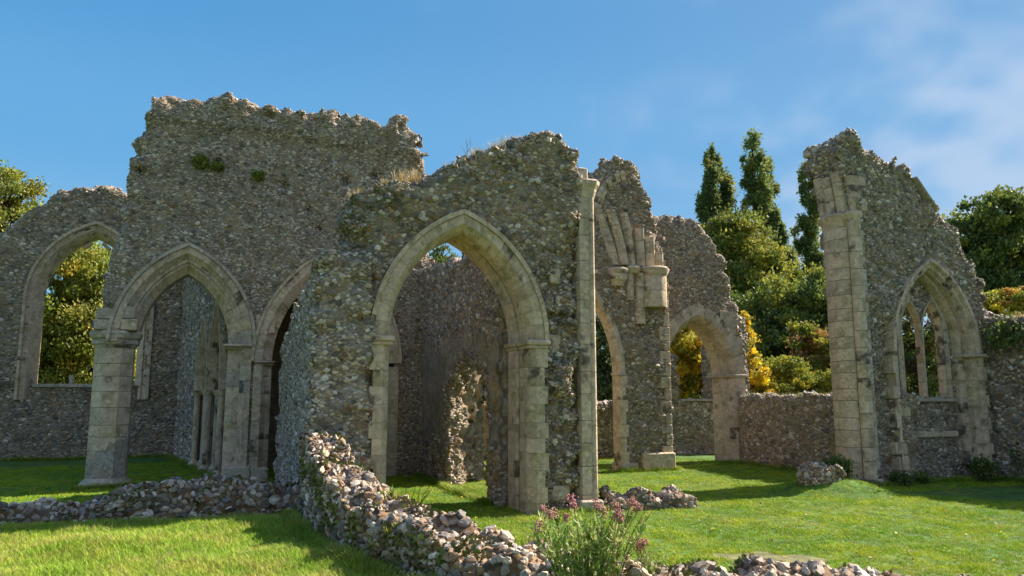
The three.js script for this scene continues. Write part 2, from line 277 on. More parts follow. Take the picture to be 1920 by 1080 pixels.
const sub = (root, name) => { const g = new THREE.Group(); g.name = name; root.add(g); return g; };   // a part made of pieces
const ashMat = (x, y, z, kind) => { const q = n3(x * 0.9 + 4, y * 0.9, z * 0.9); if (kind === 'green') return dressRnd() < 0.55 ? M.ashGreen[(dressRnd() * 3) | 0] : M.ash[(dressRnd() * 8) | 0]; if (kind === 'grey' || q > 0.62) return M.ashGrey[(dressRnd() * 3) | 0]; return M.ash[(dressRnd() * 8) | 0]; };
function dress(root, arch, prof, { vous = 9, jambL, jambR, course = 0.27, name = 'voussoir', jambName = 'jamb_stone', kind, toothed = 0, from = 0, to = 1, sides = ['AL', 'AR'] } = {}) {
  const gap = 0.0018, j = () => (dressRnd() - 0.5) * 0.008, off = () => [dressRnd() * 3, dressRnd() * 3];
  for (const seg of sides) { const n = vous; let t = from; for (let i = 0; i < n; i++) { const t1 = i === n - 1 ? to : Math.min(to, t + (to - from) / n * (0.85 + 0.3 * dressRnd())), g = gap / arch.len; const p = arch.at(seg, t, 0); part(root, name, blockGeo((s, r) => arch.at(seg, s, r), prof, t + g, t1 - g, 3, j(), off()), ashMat(p[0], p[1], 0, kind)); t = t1; if (t >= to) break; } }
  for (const [seg, jb] of [['L', jambL], ['R', jambR]]) if (jb) {
    let v = jb[0], k = 0; while (v < jb[1] - 0.02) { let v1 = v + course * (0.82 + 0.4 * dressRnd()); if (v1 > jb[1] - course * 0.5) v1 = jb[1];
      const rw = Math.max(...prof.map((p) => p[0])), ext = toothed && (k++ % 2) ? toothed * (0.7 + 0.6 * dressRnd()) : 0, pr = prof.map(([r, w]) => [r > rw - 1e-4 ? r + ext : r, w]);
      const p = arch.at(seg, v, 0); part(root, jambName, blockGeo((s, r) => arch.at(seg, s, r), pr, v + gap, v1 - gap, 1, j(), off()), ashMat(p[0], p[1], 3, kind)); v = v1; }
  }
}
// a dressed block with its edges taken off, in the wall's axes; w is the depth behind the face
function chamferBox(x0, x1, y0, y1, z0, z1, b = 0.012) {
  const s = new THREE.Shape([[x0 + b, y0], [x1 - b, y0], [x1, y0 + b], [x1, y1 - b], [x1 - b, y1], [x0 + b, y1], [x0, y1 - b], [x0, y0 + b]].map((p) => new THREE.Vector2(...p)));
  const g = new THREE.ExtrudeGeometry(s, { depth: z1 - z0 - 2 * b, bevelEnabled: true, bevelThickness: b, bevelSize: b * 0.8, bevelOffset: -b * 0.8, bevelSegments: 1 }); g.translate(0, 0, z0 + b);
  const uv = g.attributes.uv, ox = dressRnd() * 3, oy = dressRnd() * 3; for (let i = 0; i < uv.count; i++) uv.setXY(i, uv.getX(i) + ox, uv.getY(i) + oy); return g;
}
const box = (root, name, x0, x1, y0, y1, w0, w1, kind, b) => part(root, name, chamferBox(x0, x1, y0, y1, -w1, -w0, b), ashMat(x0, y0, w0, kind));
// stones of a shaft or pier: a plan outline carried up in courses
function courses(root, name, plan, y0, y1, course, kind, lean = 0) {
  let v = y0; while (v < y1 - 0.02) { let v1 = v + course * (0.8 + 0.45 * dressRnd()); if (v1 > y1 - course * 0.5) v1 = y1; const k = typeof kind === 'function' ? kind(v) : kind; part(root, name, prism(plan.map(([u, w]) => [u + lean * (v - y0), w]), v + 0.004, v1 - 0.004), ashMat(plan[0][0], v, plan[0][1], k)); v = v1; }
}
function prism(plan, y0, y1, plan2) {
  const A = plan.reduce((s, a, i) => { const b = plan[(i + 1) % plan.length]; return s + a[0] * b[1] - b[0] * a[1]; }, 0), P = A > 0 ? plan : [...plan].reverse(), Q = plan2 ? (A > 0 ? plan2 : [...plan2].reverse()) : P, pos = [], uv = [], ox = dressRnd() * 3, oy = dressRnd() * 3; let run = 0;
  const put = (u, y, w, a, b) => { pos.push(u, y, -w); uv.push(ox + a, oy + b); };
  for (let i = 0; i < P.length; i++) { const a = P[i], b = P[(i + 1) % P.length], c = Q[i], d = Q[(i + 1) % P.length], l = Math.hypot(a[0] - b[0], a[1] - b[1]); put(a[0], y0, a[1], run, y0); put(b[0], y0, b[1], run + l, y0); put(c[0], y1, c[1], run, y1); put(b[0], y0, b[1], run + l, y0); put(d[0], y1, d[1], run + l, y1); put(c[0], y1, c[1], run, y1); run += l; }
  const f = THREE.ShapeUtils.triangulateShape(P.map((p) => new THREE.Vector2(...p)), []);
  for (const [a, b, c] of f) { for (const k of [a, b, c]) put(Q[k][0], y1, Q[k][1], Q[k][0], Q[k][1]); for (const k of [a, c, b]) put(P[k][0], y0, P[k][1], P[k][0], P[k][1]); }
  const g = new THREE.BufferGeometry(); g.setAttribute('position', new THREE.Float32BufferAttribute(pos, 3)); g.setAttribute('uv', new THREE.Float32BufferAttribute(uv, 2)); g.computeVertexNormals(); return P.length > 8 ? toCreasedNormals(g, 0.6) : g;
}
const ngon = (cx, cw, r, n, turn = 0) => [...Array(n)].map((_, i) => { const a = turn + i / n * 2 * Math.PI; return [cx + r * Math.cos(a), cw + r * Math.sin(a)]; });
const grow = (plan, e) => { const c = plan.reduce((s, p) => [s[0] + p[0] / plan.length, s[1] + p[1] / plan.length], [0, 0]); return plan.map(([u, w]) => { const l = Math.hypot(u - c[0], w - c[1]); return [c[0] + (u - c[0]) * (l + e) / l, c[1] + (w - c[1]) * (l + e) / l]; }); };
// a moulded capital or base: rings of a plan, each [height, how far it stands out]
function moulded(root, name, plan, rings, kind) { const gs = []; for (let i = 0; i < rings.length - 1; i++) if (rings[i + 1][0] - rings[i][0] > 1e-3) gs.push(prism(grow(plan, rings[i][1]), rings[i][0], rings[i + 1][0], grow(plan, rings[i + 1][1]))); const g = mergeGeometries(gs); return part(root, name, g, ashMat(plan[0][0], rings[0][0], 0, kind)); }

// ---------- the ground ----------
const TH = 0.36652, toAB = (x, z) => [x * Math.cos(TH) - z * Math.sin(TH), -x * Math.sin(TH) - z * Math.cos(TH)], fromAB = (a, b) => [a * Math.cos(TH) - b * Math.sin(TH), -(a * Math.sin(TH) + b * Math.cos(TH))];
// the low curving wall in the foreground: plan points (a, b), height, half width
const LOWPATH = [[1.28, 10.45, 1.20, 0.30], [1.30, 10.0, 1.16, 0.31], [1.33, 9.5, 0.96, 0.34], [1.38, 8.7, 0.78, 0.36], [1.50, 7.6, 0.68, 0.37], [1.74, 6.7, 0.62, 0.36], [2.04, 5.75, 0.54, 0.35], [2.5, 5.1, 0.48, 0.34], [3.1, 4.76, 0.45, 0.33], [3.9, 4.55, 0.46, 0.32], [4.5, 4.12, 0.42, 0.31], [5.3, 3.5, 0.36, 0.3]];
function lowPath(a, b) { let best = [9, 0, 0, 0.4, 0]; for (let i = 0; i < LOWPATH.length - 1; i++) { const p = LOWPATH[i], q = LOWPATH[i + 1], ex = q[0] - p[0], ey = q[1] - p[1], t = Math.max(0, Math.min(1, ((a - p[0]) * ex + (b - p[1]) * ey) / (ex * ex + ey * ey))), dx = a - p[0] - ex * t, dy = b - p[1] - ey * t, d = Math.hypot(dx, dy); if (d < best[0]) best = [d, ex * dy - ey * dx, mix(p[2], q[2], t), mix(p[3], q[3], t), i + t]; } return best; }
function groundY(x, z) {
  const [a, b] = toAB(x, z); let h = 0.02 * n2(x * 0.35, z * 0.35) + 0.008 * n2(x * 1.4, z * 1.4);
  const [d, side] = lowPath(a, b); let out = a < 1.1 ? sm(10.7, 10.1, b) : 0; if (b < 10.45) { const s = side < 0 ? 1 : -1; out = a < 1.12 && b > 8 ? sm(10.7, 10.1, b) * (s > 0 ? 1 : sm(0.3, -0.3, d)) : sm(-0.25, 0.25, s * d); }
  h += out * (0.23 + 0.04 * n2(x * 0.6 + 3, z * 0.6));
  const m = Math.hypot((x - 5.75) / 1.25, (z + 14.0) / 0.85); h += 0.24 * sm(1.15, 0.1, m);
  const far = Math.hypot(x, z + 10); if (far > 45) h += sm(45, 130, far) * 1.2; return h;
}
function axis(fine0, fine1, step, far0, far1) { const o = []; for (let v = fine0; v <= fine1 + 1e-6; v += step) o.push(v); let s = step, v = fine1; while (v < far1) { s *= 1.35; v += s; o.push(v); } s = step; v = fine0; while (v > far0) { s *= 1.35; v -= s; o.unshift(v); } return o; }
{
  const xs = axis(-13, 12, 0.14, -900, 900), zs = axis(-26, 0.5, 0.14, -1500, 600), pos = [], uv = [], col = [], idx = [];
  for (const z of zs) for (const x of xs) { pos.push(x, groundY(x, z), z); uv.push(x, z); const a = sm(-0.4, 0.6, fbm2(x * 0.5, z * 0.5, 3)), b = sm(0.1, 0.5, fbm2(x * 1.9 + 9, z * 1.9, 3)), base = [mix(0.085, 0.12, a), mix(0.15, 0.175, a), mix(0.012, 0.018, a)], dry = [0.16, 0.16, 0.035];
    const bare = sm(1.15, 0.75, Math.hypot((x - 2.75) / 0.62, (z + 8.25) / 0.42) + 0.35 * n2(x * 2.3, z * 2.3)), soil = [0.27, 0.17, 0.095];
    for (let k = 0; k < 3; k++) col.push(mix(mix(base[k], dry[k], 0.45 * b), soil[k], bare)); }
  const nx = xs.length; for (let j = 0; j < zs.length - 1; j++) for (let i = 0; i < nx - 1; i++) { const a = j * nx + i; idx.push(a, a + nx, a + 1, a + 1, a + nx, a + nx + 1); }
  const g = new THREE.BufferGeometry(); g.setAttribute('position', new THREE.Float32BufferAttribute(pos, 3)); g.setAttribute('uv', new THREE.Float32BufferAttribute(uv, 2)); g.setAttribute('color', new THREE.Float32BufferAttribute(col, 3)); g.setIndex(idx); g.computeVertexNormals();
  const m = new THREE.Mesh(g, std(lin(1, 1, 1), { vertexColors: true, map: T.turf, bumpMap: T.turf, bumpScale: 0.03, roughness: 1 })); m.name = 'lawn'; m.userData = { kind: 'structure' }; m.receiveShadow = m.castShadow = true; scene.add(m);
}

// moss, small ferns and dead stalks rooted in the joints, in patches
function growth(root, geo, seed, per, where, tints, size = 0.03) {
  const list = scatter(geo, seed, 0.05, (x, y, z, n) => where(x, y, z, n), per), r = rng(seed + 1), mats = [], cols = [], c = new THREE.Color(), up = new THREE.Vector3(0, 1, 0), d = new THREE.Vector3(), q = new THREE.Quaternion(), sc = new THREE.Vector3(), p = new THREE.Vector3();
  for (const o of list) { const tint = tints[(r() * tints.length) | 0], m = 3 + ((r() * 4) | 0); for (let k = 0; k < m; k++) { d.set(o.nx + (r() - 0.5) * 1.6, o.ny + 0.3 + (r() - 0.5) * 1.2, o.nz + (r() - 0.5) * 1.6).normalize(); q.setFromUnitVectors(up, d); const s = size * (0.6 + 0.9 * r()); mats.push(new THREE.Matrix4().compose(p.set(o.x + (r() - 0.5) * 0.03 + o.nx * 0.012, o.y + (r() - 0.5) * 0.03, o.z + (r() - 0.5) * 0.03 + o.nz * 0.012), q, sc.set(s, s, s))); const v = 0.7 + 0.6 * r(); cols.push(c.clone().setRGB(tint[0] * v, tint[1] * v, tint[2] * v)); } }
  if (mats.length) stuff(root, 'moss', mossLeaf, mossMat, mats, cols);
}
const mossLeaf = (() => { const g = new THREE.BufferGeometry(); g.setAttribute('position', new THREE.Float32BufferAttribute([-0.05, 0, 0, 0.05, 0, 0, -0.3, 0.5, 0.06, 0.3, 0.5, -0.06, 0, 1, 0.15], 3)); g.setIndex([0, 1, 2, 1, 3, 2, 2, 3, 4]); g.computeVertexNormals(); return g; })();
const mossMat = std(lin(1, 1, 1), { side: THREE.DoubleSide }), MOSS = [[0.13, 0.15, 0.035], [0.10, 0.13, 0.03], [0.18, 0.15, 0.05], [0.22, 0.17, 0.08], [0.09, 0.11, 0.03]];
const patch = (k, lim, sx = 0) => (x, y, z) => n3(x * k + sx, y * k, z * k) + 0.5 * n3(x * k * 3, y * k * 3 + sx, z * k * 3) > lim;
// ---------- the ruined walls ----------
const front = (t, more) => (x, y, z, n) => !(n.z < -0.35 && z < -t + 0.2) && y > -0.15 && (!more || more(x, y, z, n));
const inPoly = (pts, m = 0) => (x, y) => polyDist(pts, x, y) < m;
const earthy = (o, t, r) => r() < 0.25 ? [6, 7, 9, 1][(r() * 4) | 0] : t, pale = (o, t, r) => r() < 0.3 ? [3, 4, 0, 8][(r() * 4) | 0] : t;

{ // near wall with the wide arch
  const W = wallThing('flint_wall', 'arch', 'near flint wall with a wide pale stone pointed arch and ragged grassy top', 'wall'), t = 0.95;
  const outline = [...[[0.12,1.30],[0.13,1.87],[0.16,2.44],[0.20,2.96],[0.31,3.37],[0.38,3.68],[0.45,3.95],[0.47,4.26],[0.47,4.47],[0.59,4.56],[0.80,4.65],[1.07,4.74],[1.35,4.77],[1.58,4.90],[1.83,5.08],[2.16,5.23],[2.45,5.40],[2.75,5.49],[2.98,5.58],[3.07,5.70],[3.29,5.79],[3.56,5.86],[3.82,5.83],[3.97,5.63],[4.06,5.48],[4.12,5.31]], [4.1, 4.9], [4.08, -0.3], [0.12, -0.3]];
  const A = pointed(2.16, 1.05, 2.53, 1.6), hole = A.outline(0.2, -0.5);
  const geo = ruin(W, { outline, t, holes: [{ pts: hole }], cell: 0.055, seed: 3, edge: 0.09, tones: TONES.flint, bulge: (u, v) => {
    const z = sm(3.45, 3.6, u + 0.12 * n2(u * 3, v * 3)) * sm(4.3, 3.9, v), l = sm(0.95, 0.6, u + 0.15 * n2(u * 2, v * 2));
    return -z * (0.13 + 0.07 * n2(u * 4, v * 4)) + 0.24 * Math.exp(-(((u - 3.78) / 0.22) ** 2) - (((v - 1.95) / 0.3) ** 2)) - l * (0.10 + 0.08 * n2(u * 3 + 5, v * 3)); } });
  const SA = sub(W, 'stone_arch'), SR = sub(W, 'respond');
  const prof = [[0.24, -0.02], [0.11, -0.02], [0.02, 0.09], [0, 0.13], [0, 0.40], [0.24, 0.40]], prof2 = [[0.24, 0.52], [0.03, 0.52], [0, 0.55], [0, 0.90], [0.05, 0.95], [0.24, 0.95]];
  dress(SA, A, prof, { vous: 10, jambL: [-0.1, 2.42], jambR: [-0.1, 2.42], course: 0.25, toothed: 0.05, kind: 'green' });
  dress(SA, A, prof2, { vous: 9, jambL: [-0.1, 2.42], jambR: [-0.1, 2.42], course: 0.27, toothed: 0.05 });
  dress(SA, A, [[0.31, -0.05], [0.245, -0.05], [0.245, 0.05], [0.31, 0.05]], { vous: 7, name: 'hood_stone', kind: 'green' });
  for (const s of ['L', 'R']) for (const [w0, w1] of [[-0.07, 0.42], [0.5, 0.98]]) { const e = s === 'L' ? 0.40 : 0.33, q = (r) => A.at(s, 0, r)[0], u0 = Math.min(q(-0.05), q(e)), u1 = Math.max(q(-0.05), q(e)); box(SA, 'impost', u0 + 0.03, u1 - 0.03, 2.42, 2.47, w0 + 0.03, w1 - 0.03, 'green'); box(SA, 'impost', u0, u1, 2.472, 2.545, w0, w1, 'green', 0.02); }
  // respond shafts at the right-hand end
  const pil = [[4.08, 0.02], [4.24, 0.02], [4.27, 0.06], [4.27, 0.5], [4.08, 0.5]]; courses(SR, 'respond_stone', pil, -0.1, 4.86, 0.34);
  const roll = ngon(4.305, 0.08, 0.06, 10), roll2 = ngon(4.315, 0.3, 0.06, 10); courses(SR, 'shaft_stone', roll, -0.05, 4.86, 0.7); courses(SR, 'shaft_stone', roll2, -0.05, 4.86, 0.7);
  box(SR, 'shaft_base', 4.0, 4.4, -0.1, 0.16, -0.06, 0.5, 'grey', 0.03);
  const capPlan = [[4.08, 0.02], [4.32, 0.02], [4.38, 0.08], [4.38, 0.42], [4.08, 0.42]]; moulded(SR, 'capital', capPlan, [[4.8, -0.03], [4.86, 0.0], [5.0, 0.05], [5.06, 0.09], [5.12, 0.10], [5.15, 0.07]]);
  box(SR, 'springer', 4.08, 4.27, 5.155, 5.36, 0.05, 0.45, undefined, 0.03);
  for (const [u, v, w, h] of [[3.62, 0.15, 0.3, 0.22], [3.55, 2.35, 0.24, 0.3], [3.6, 3.45, 0.2, 0.24], [3.72, 3.1, 0.28, 0.16], [3.68, 4.0, 0.22, 0.18], [0.78, 1.55, 0.2, 0.16], [0.72, 1.0, 0.26, 0.2]]) box(W, 'dressed_block', u, u + w, v, v + h, u > 3 ? 0.12 : 0.05, 0.4, 'green', 0.025);
  bedStones(W, scatter(geo, 31, 0.072, front(t, (x, y) => fbm2(x * 1.1 + 7, y * 1.3, 3) < 0.45 && (polyDist(A.outline(0.2, -1), x, y) > 0.06 || y > 5))), 32, { proud: 0.34, flat: 0.5, shiftTone: earthy });
  growth(W, geo, 35, 2, (x, y, z, n) => n.z > -0.3 && patch(1.2, 0.52, 2)(x, y, z) && polyDist(hole, x, y) > 0.1, MOSS.concat([[0.34, 0.27, 0.05]]));
}
{ // side wall running back from it
  const W = wallThing('flint_wall', 'side', 'shaded flint wall running back from the left end of the near arch wall', 'wall'), t = 0.85;
  const outline = [[0.2, -0.3], [0.25, 1.2], [0.3, 2.3], [0.5, 2.6], [1.1, 2.75], [1.9, 2.95], [2.8, 3.12], [3.7, 3.25], [4.6, 3.32], [5.3, 3.5], [5.75, 3.7], [5.78, -0.3]];
  const geo = ruin(W, { outline, t, cell: 0.07, seed: 8, edge: 0.08 });
  bedStones(W, scatter(geo, 41, 0.066, front(t)), 42, { shiftTone: pale });
}
{ // the tall wall
  const W = wallThing('flint_wall', 'big', 'tall wide flint wall, the highest of the ruins, pierced by two stone arches', 'wall'), t = 1.0;
  const outline = [[0.16, 2.95], [0.18, 3.32], [0.34, 3.38], ...[[0.33,3.79],[0.38,4.21],[0.49,4.86],[0.57,5.29],[0.60,5.73],[0.65,6.40],[0.68,6.80],[0.78,6.97],[0.87,7.49],[0.96,7.74],[1.14,7.84],[1.36,7.87],[1.65,7.80],[1.91,7.80],[2.04,7.94],[2.37,8.02],[2.58,7.92],[2.91,7.87],[3.35,7.87],[3.79,7.88],[4.23,7.84],[4.45,7.96],[4.83,7.95],[5.30,7.87],[5.72,7.77],[5.82,7.97],[6.03,8.07],[6.26,7.96],[6.41,7.76],[6.54,7.33],[6.67,6.96],[6.72,6.53],[6.74,5.10]], [6.95, 4.4], [7.0, 3], [7.0, -0.3], [1.2, -0.3], [1.2, 2.95]];
  const A = pointed(1.77, 0.84, 2.76, 1.44), B = pointed(4.62, 1.14, 2.42, 1.98);
  const geo = ruin(W, { outline, t, holes: [{ pts: A.outline(0.4, -0.5) }, { pts: B.outline(0.3, -0.5) }], cell: 0.075, seed: 12, edge: 0.1,
    bulge: (u, v) => { const s = v - (7.35 - 0.03 * u); return 0.07 * sm(-0.05, 0.12, s) - 0.04 * sm(0.1, -0.35, s) * sm(-0.6, -0.3, s) + [[2.2, 6.55], [3.55, 6.2], [4.1, 5.7], [4.9, 6.4], [4.35, 5.3], [5.5, 6.6]].reduce((q, [a, b]) => q - 0.22 * Math.exp(-(((u - a) / 0.09) ** 2) - (((v - b) / 0.09) ** 2)), 0); } });
  const SA = sub(W, 'stone_arch'), SB = sub(W, 'stone_arch');
  const prof = [[0.46, -0.02], [0.34, -0.02], [0.30, 0.04], [0.25, 0.08], [0.25, 0.40], [0.46, 0.40]], inner = [[0.25, 0.1], [0.19, 0.1], [0.17, 0.15], [0.13, 0.15], [0.10, 0.2], [0.0, 0.30], [0, 0.7], [0.1, 0.8], [0.25, 0.8]];
  dress(SA, A, prof, { vous: 9, course: 0.3, jambR: [-0.1, 2.66] }); dress(SA, A, inner, { vous: 8, course: 0.3, jambR: [-0.1, 2.66] });
  dress(SA, A, [[0.53, -0.06], [0.465, -0.06], [0.465, 0.05], [0.53, 0.05]], { vous: 6, name: 'hood_stone', kind: 'grey' });
  const pB = [[0.36, -0.02], [0.2, -0.02], [0.1, 0.08], [0.0, 0.14], [0, 0.7], [0.36, 0.7]];
  dress(SB, B, pB, { vous: 10, course: 0.3, jambL: [-0.1, 2.34], jambR: [-0.1, 2.34] }); dress(SB, B, [[0.42, -0.05], [0.365, -0.05], [0.365, 0.05], [0.42, 0.05]], { vous: 6, name: 'hood_stone' });
  box(SA, 'impost', 2.55, 3.10, 2.66, 2.70, 0.0, 0.8); box(SA, 'impost', 2.52, 3.13, 2.702, 2.76, -0.06, 0.82, undefined, 0.02);
  box(SB, 'impost', 3.14, 3.5, 2.34, 2.38, 0.0, 0.72); box(SB, 'impost', 3.12, 3.53, 2.382, 2.43, -0.05, 0.74, undefined, 0.02);
  box(W, 'dressed_block', 3.12, 3.5, 3.0, 3.35, 0.0, 0.3); box(W, 'dressed_block', 2.62, 3.15, -0.15, 0.32, -0.06, 0.5, 'grey', 0.03); box(W, 'dressed_block', 3.155, 3.5, -0.15, 0.28, -0.05, 0.5, 'grey', 0.03);
  // springer left over the pier
  for (const [u0, u1, v0, v1] of [[0.18, 0.62, 2.98, 3.18], [0.63, 0.93, 2.98, 3.2], [0.21, 0.50, 3.19, 3.4], [0.51, 0.88, 3.21, 3.44]]) box(W, 'springer', u0, u1, v0, v1, -0.01, 0.85, v0 > 3.1 ? 'grey' : undefined, 0.02);
  bedStones(W, scatter(geo, 51, 0.06, front(t, (x, y) => fbm2(x * 0.8 + 2, y * 1.4, 3) < 0.42 && (y < 2.4 ? x < 3.3 || x > 5.9 : true))), 52, { proud: 0.26, shiftTone: pale });
}
{ // octagonal pier
  const P = thing('stone_pier', 'free-standing octagonal stone pier with a grey patched foot, at the left', 'pier'), f = FRAME.big; P.rotation.y = f.turn; P.position.set(f.x + 0.53 * Math.cos(f.turn) - 0.42 * Math.sin(f.turn), 0, f.z - 0.53 * Math.sin(f.turn) - 0.42 * Math.cos(f.turn));
  const pl = ngon(0, 0, 0.37, 8, Math.PI / 8); courses(P, 'drum', pl, 0.14, 2.66, 0.27);
  { const pos = [], idx = [], uv = [], n = 48; for (let i = 0; i <= n; i++) { const a = i / n * 2 * Math.PI, k = Math.cos(Math.PI / 8) / Math.cos(((a + Math.PI / 8) % (Math.PI / 4)) - Math.PI / 8), R0 = 0.37 * k + 0.006, h = 0.74 + 0.2 * Math.cos(a) + 0.06 * n2(Math.cos(a) * 3, Math.sin(a) * 3) + 0.03 * n2(Math.cos(a) * 9, Math.sin(a) * 9); pos.push(R0 * Math.cos(a), 0.12, -R0 * Math.sin(a), R0 * Math.cos(a), h, -R0 * Math.sin(a), (R0 - 0.02) * Math.cos(a), h + 0.01, -(R0 - 0.02) * Math.sin(a)); uv.push(a * 0.43, 0, a * 0.43, h, a * 0.43, h + 0.02); if (i < n) { const b = i * 3; idx.push(b, b + 3, b + 1, b + 1, b + 3, b + 4, b + 1, b + 4, b + 2, b + 2, b + 4, b + 5); } } const g = new THREE.BufferGeometry(); g.setAttribute('position', new THREE.Float32BufferAttribute(pos, 3)); g.setAttribute('uv', new THREE.Float32BufferAttribute(uv, 2)); g.setIndex(idx); g.computeVertexNormals(); part(P, 'cement_patch', toCreasedNormals(g, 0.5), std(lin(0.44, 0.405, 0.385), { map: T.mortar, bumpMap: T.mortarBump, bumpScale: 0.012 })); }
  moulded(P, 'capital', pl, [[2.64, 0.01], [2.70, 0.03], [2.72, 0.07], [2.78, 0.07], [2.80, 0.04], [2.84, 0.10], [2.93, 0.13], [2.97, 0.10]], 'grey'); moulded(P, 'plinth', pl, [[-0.12, 0.12], [0.06, 0.11], [0.10, 0.07], [0.16, 0.01]], 'grey');
}
{ // back wall with the tall empty window
  const W = wallThing('flint_wall', 'back', 'distant left flint wall with a tall empty pointed window opening', 'wall'), t = 0.9;
  const outline = [[-5, -0.3], [-5, 3], [-3, 4.3], [-1, 5.2], ...[[0.14,6.11],[0.48,6.56],[0.84,6.89],[1.22,7.27],[1.63,7.59],[1.96,7.67],[2.36,7.76],[2.77,7.78],[3.14,7.61]], [4.0, 7.1], [4.9, 6.6], [5.6, 6.2], [5.8, -0.3]];
  const A = pointed(2.46, 1.24, 4.4, 1.85), hole = A.outline(0.22, 2.02);
  const geo = ruin(W, { outline, t, holes: [{ pts: hole }], cell: 0.09, seed: 21, tones: TONES.flint, bulge: (u, v) => -0.08 * sm(2.1, 1.8, v) });
  const pr = [[0.40, -0.04], [0.33, -0.04], [0.30, 0.03], [0.22, 0.06], [0.18, 0.02], [0.12, 0.08], [0.06, 0.2], [0.0, 0.3], [0, 0.62], [0.2, 0.8], [0.40, 0.8]];
  const SW = sub(W, 'window_opening'); dress(SW, A, pr, { vous: 9, course: 0.32, jambL: [1.62, 4.4], jambR: [1.62, 4.4] });
  for (let i = 0; i < 4; i++) box(SW, 'sill', 1.22 + i * 0.625, 1.84 + i * 0.625, 1.95, 2.05, 0.02, 0.88, 'grey', 0.02);
  const cusp = (s) => { const g = chamferBox(-0.14, 0.14, -0.05, 0.05, -0.5, -0.35, 0.015); g.rotateZ(s * 0.75); const [x, y] = A.at(s > 0 ? 'AL' : 'AR', 0.88, -0.09); g.translate(x, y, 0); part(SW, 'cusp', g, M.ash[1]); }; cusp(1); cusp(-1);
  box(SW, 'mullion_stub', 2.03, 2.13, 2.05, 2.3, 0.35, 0.5, 'grey', 0.02);
  bedStones(W, scatter(geo, 61, 0.08, front(t, (x, y) => x > -4 && polyDist(hole, x, y) > 0.05), 4), 62);
}
{ // lancet wall
  const W = wallThing('flint_wall', 'lanc', 'shadowed inner wall with two blind lancets on slender shafts, seen through the left arch', 'wall'), t = 0.8;
  const outline = [[0, -0.3], [0, 5.9], [0.8, 6.1], [2, 5.7], [3.2, 5.3], [4.4, 5.6], [5.6, 5.4], [6.6, 5.5], [6.75, -0.3]];
  const L = [pointed(4.25, 0.62, 1.85, 1.5), pointed(5.85, 0.66, 1.85, 1.72)];
  const geo = ruin(W, { outline, t, holes: L.map((a) => ({ pts: a.outline(0.2, -0.4), to: 0.42 })), cell: 0.085, seed: 26 });
  for (const a of L) {
    const SL = sub(W, 'blind_lancet'); dress(SL, a, [[0.24, -0.03], [0.17, -0.03], [0.15, 0.03], [0.10, 0.0], [0.06, 0.06], [0.03, 0.16], [-0.04, 0.14], [-0.06, 0.24], [-0.06, 0.4], [0.24, 0.4]], { vous: 7 });
    for (const s of ['L', 'R']) { const x = a.at(s, 0, 0.1)[0], sg = s === 'L' ? 1 : -1; for (const [dx, dw] of [[0, 0.02], [0.13 * sg, 0.2]]) { courses(SL, 'shaft', ngon(x + dx, dw + 0.04, 0.075, 10), 0.16, 1.72, 1.6); moulded(SL, 'capital', ngon(x + dx, dw + 0.04, 0.075, 10), [[1.71, 0.0], [1.73, 0.02], [1.8, 0.05], [1.85, 0.06]]); moulded(SL, 'shaft_base', ngon(x + dx, dw + 0.04, 0.075, 10), [[-0.1, 0.08], [0.08, 0.07], [0.12, 0.03], [0.165, 0.01]]); } }
    courses(SL, 'panel_stone', [[a.cx - 0.5, 0.38], [a.cx + 0.5, 0.38], [a.cx + 0.5, 0.5], [a.cx - 0.5, 0.5]], -0.1, a.spring + 0.3, 0.4, 'grey');
  }
  bedStones(W, scatter(geo, 66, 0.085, front(t, (x, y) => L.every((a) => polyDist(a.outline(0.2, -1), x, y) > 0.04)), 4), 67);
}
{ // cross wall with the ragged doorway
  const W = wallThing('flint_wall', 'cross', 'plastered flint wall with a ragged doorway, seen through the near arch', 'wall'), t = 1.0;
  const outline = [[-4.2, -0.3], [-4.2, 4.3], [-3, 4.5], [-1.5, 4.45], [-0.1, 4.58], [1, 4.5], [2, 4.35], [2.9, 4.4], [3.8, 4.25], [4.5, 4.2], [4.5, -0.3]];
  const door = [[1.75,-0.76],[1.59,1.12],[1.64,1.74],[2.06,2.14],[2.67,2.22],[3.21,2.16],[3.66,1.96],[3.84,1.56],[3.87,-0.43]];
  const geo = ruin(W, { outline, t, holes: [{ pts: door, rough: 0.16, splay: 0.7 }], cell: 0.075, seed: 33, tones: TONES.plaster, mat: M.core });
  const bare = (x, y) => { const k = fbm2(x * 0.9 + 4, y * 0.9, 3); return y > 2.75 + 0.8 * k || y < 0.75 + 0.5 * k || polyDist(door, x, y) < 0.3; };
  bedStones(W, scatter(geo, 71, 0.074, (x, y, z, n) => y > -0.15 && !(n.z < -0.85 && z < -0.9) && bare(x, y)), 72, { shiftTone: earthy });
}
{ // closed chapel behind the second arch of the tall wall
  const W = thing('chapel_vault', 'roofed dark chapel behind the half-hidden arch of the tall wall', 'chapel'), f = FRAME.big; W.position.set(f.x, 0, f.z); W.rotation.y = f.turn;
  const geo = ruin(W, { outline: [[2.6, -0.3], [2.6, 4.3], [6.7, 4.3], [6.7, -0.3]], t: 4.1, holes: [{ pts: [[2.7, -0.5], [2.7, 3.9], [6.2, 3.9], [6.2, -0.5]], from: -1, to: 3.5 }], cell: 0.1, seed: 91, tones: TONES.flint, amp: 0.5, edge: 0.01, name: 'rubble_shell', also: (d, x, y, z) => Math.max(d, 1.02 + z) });
}
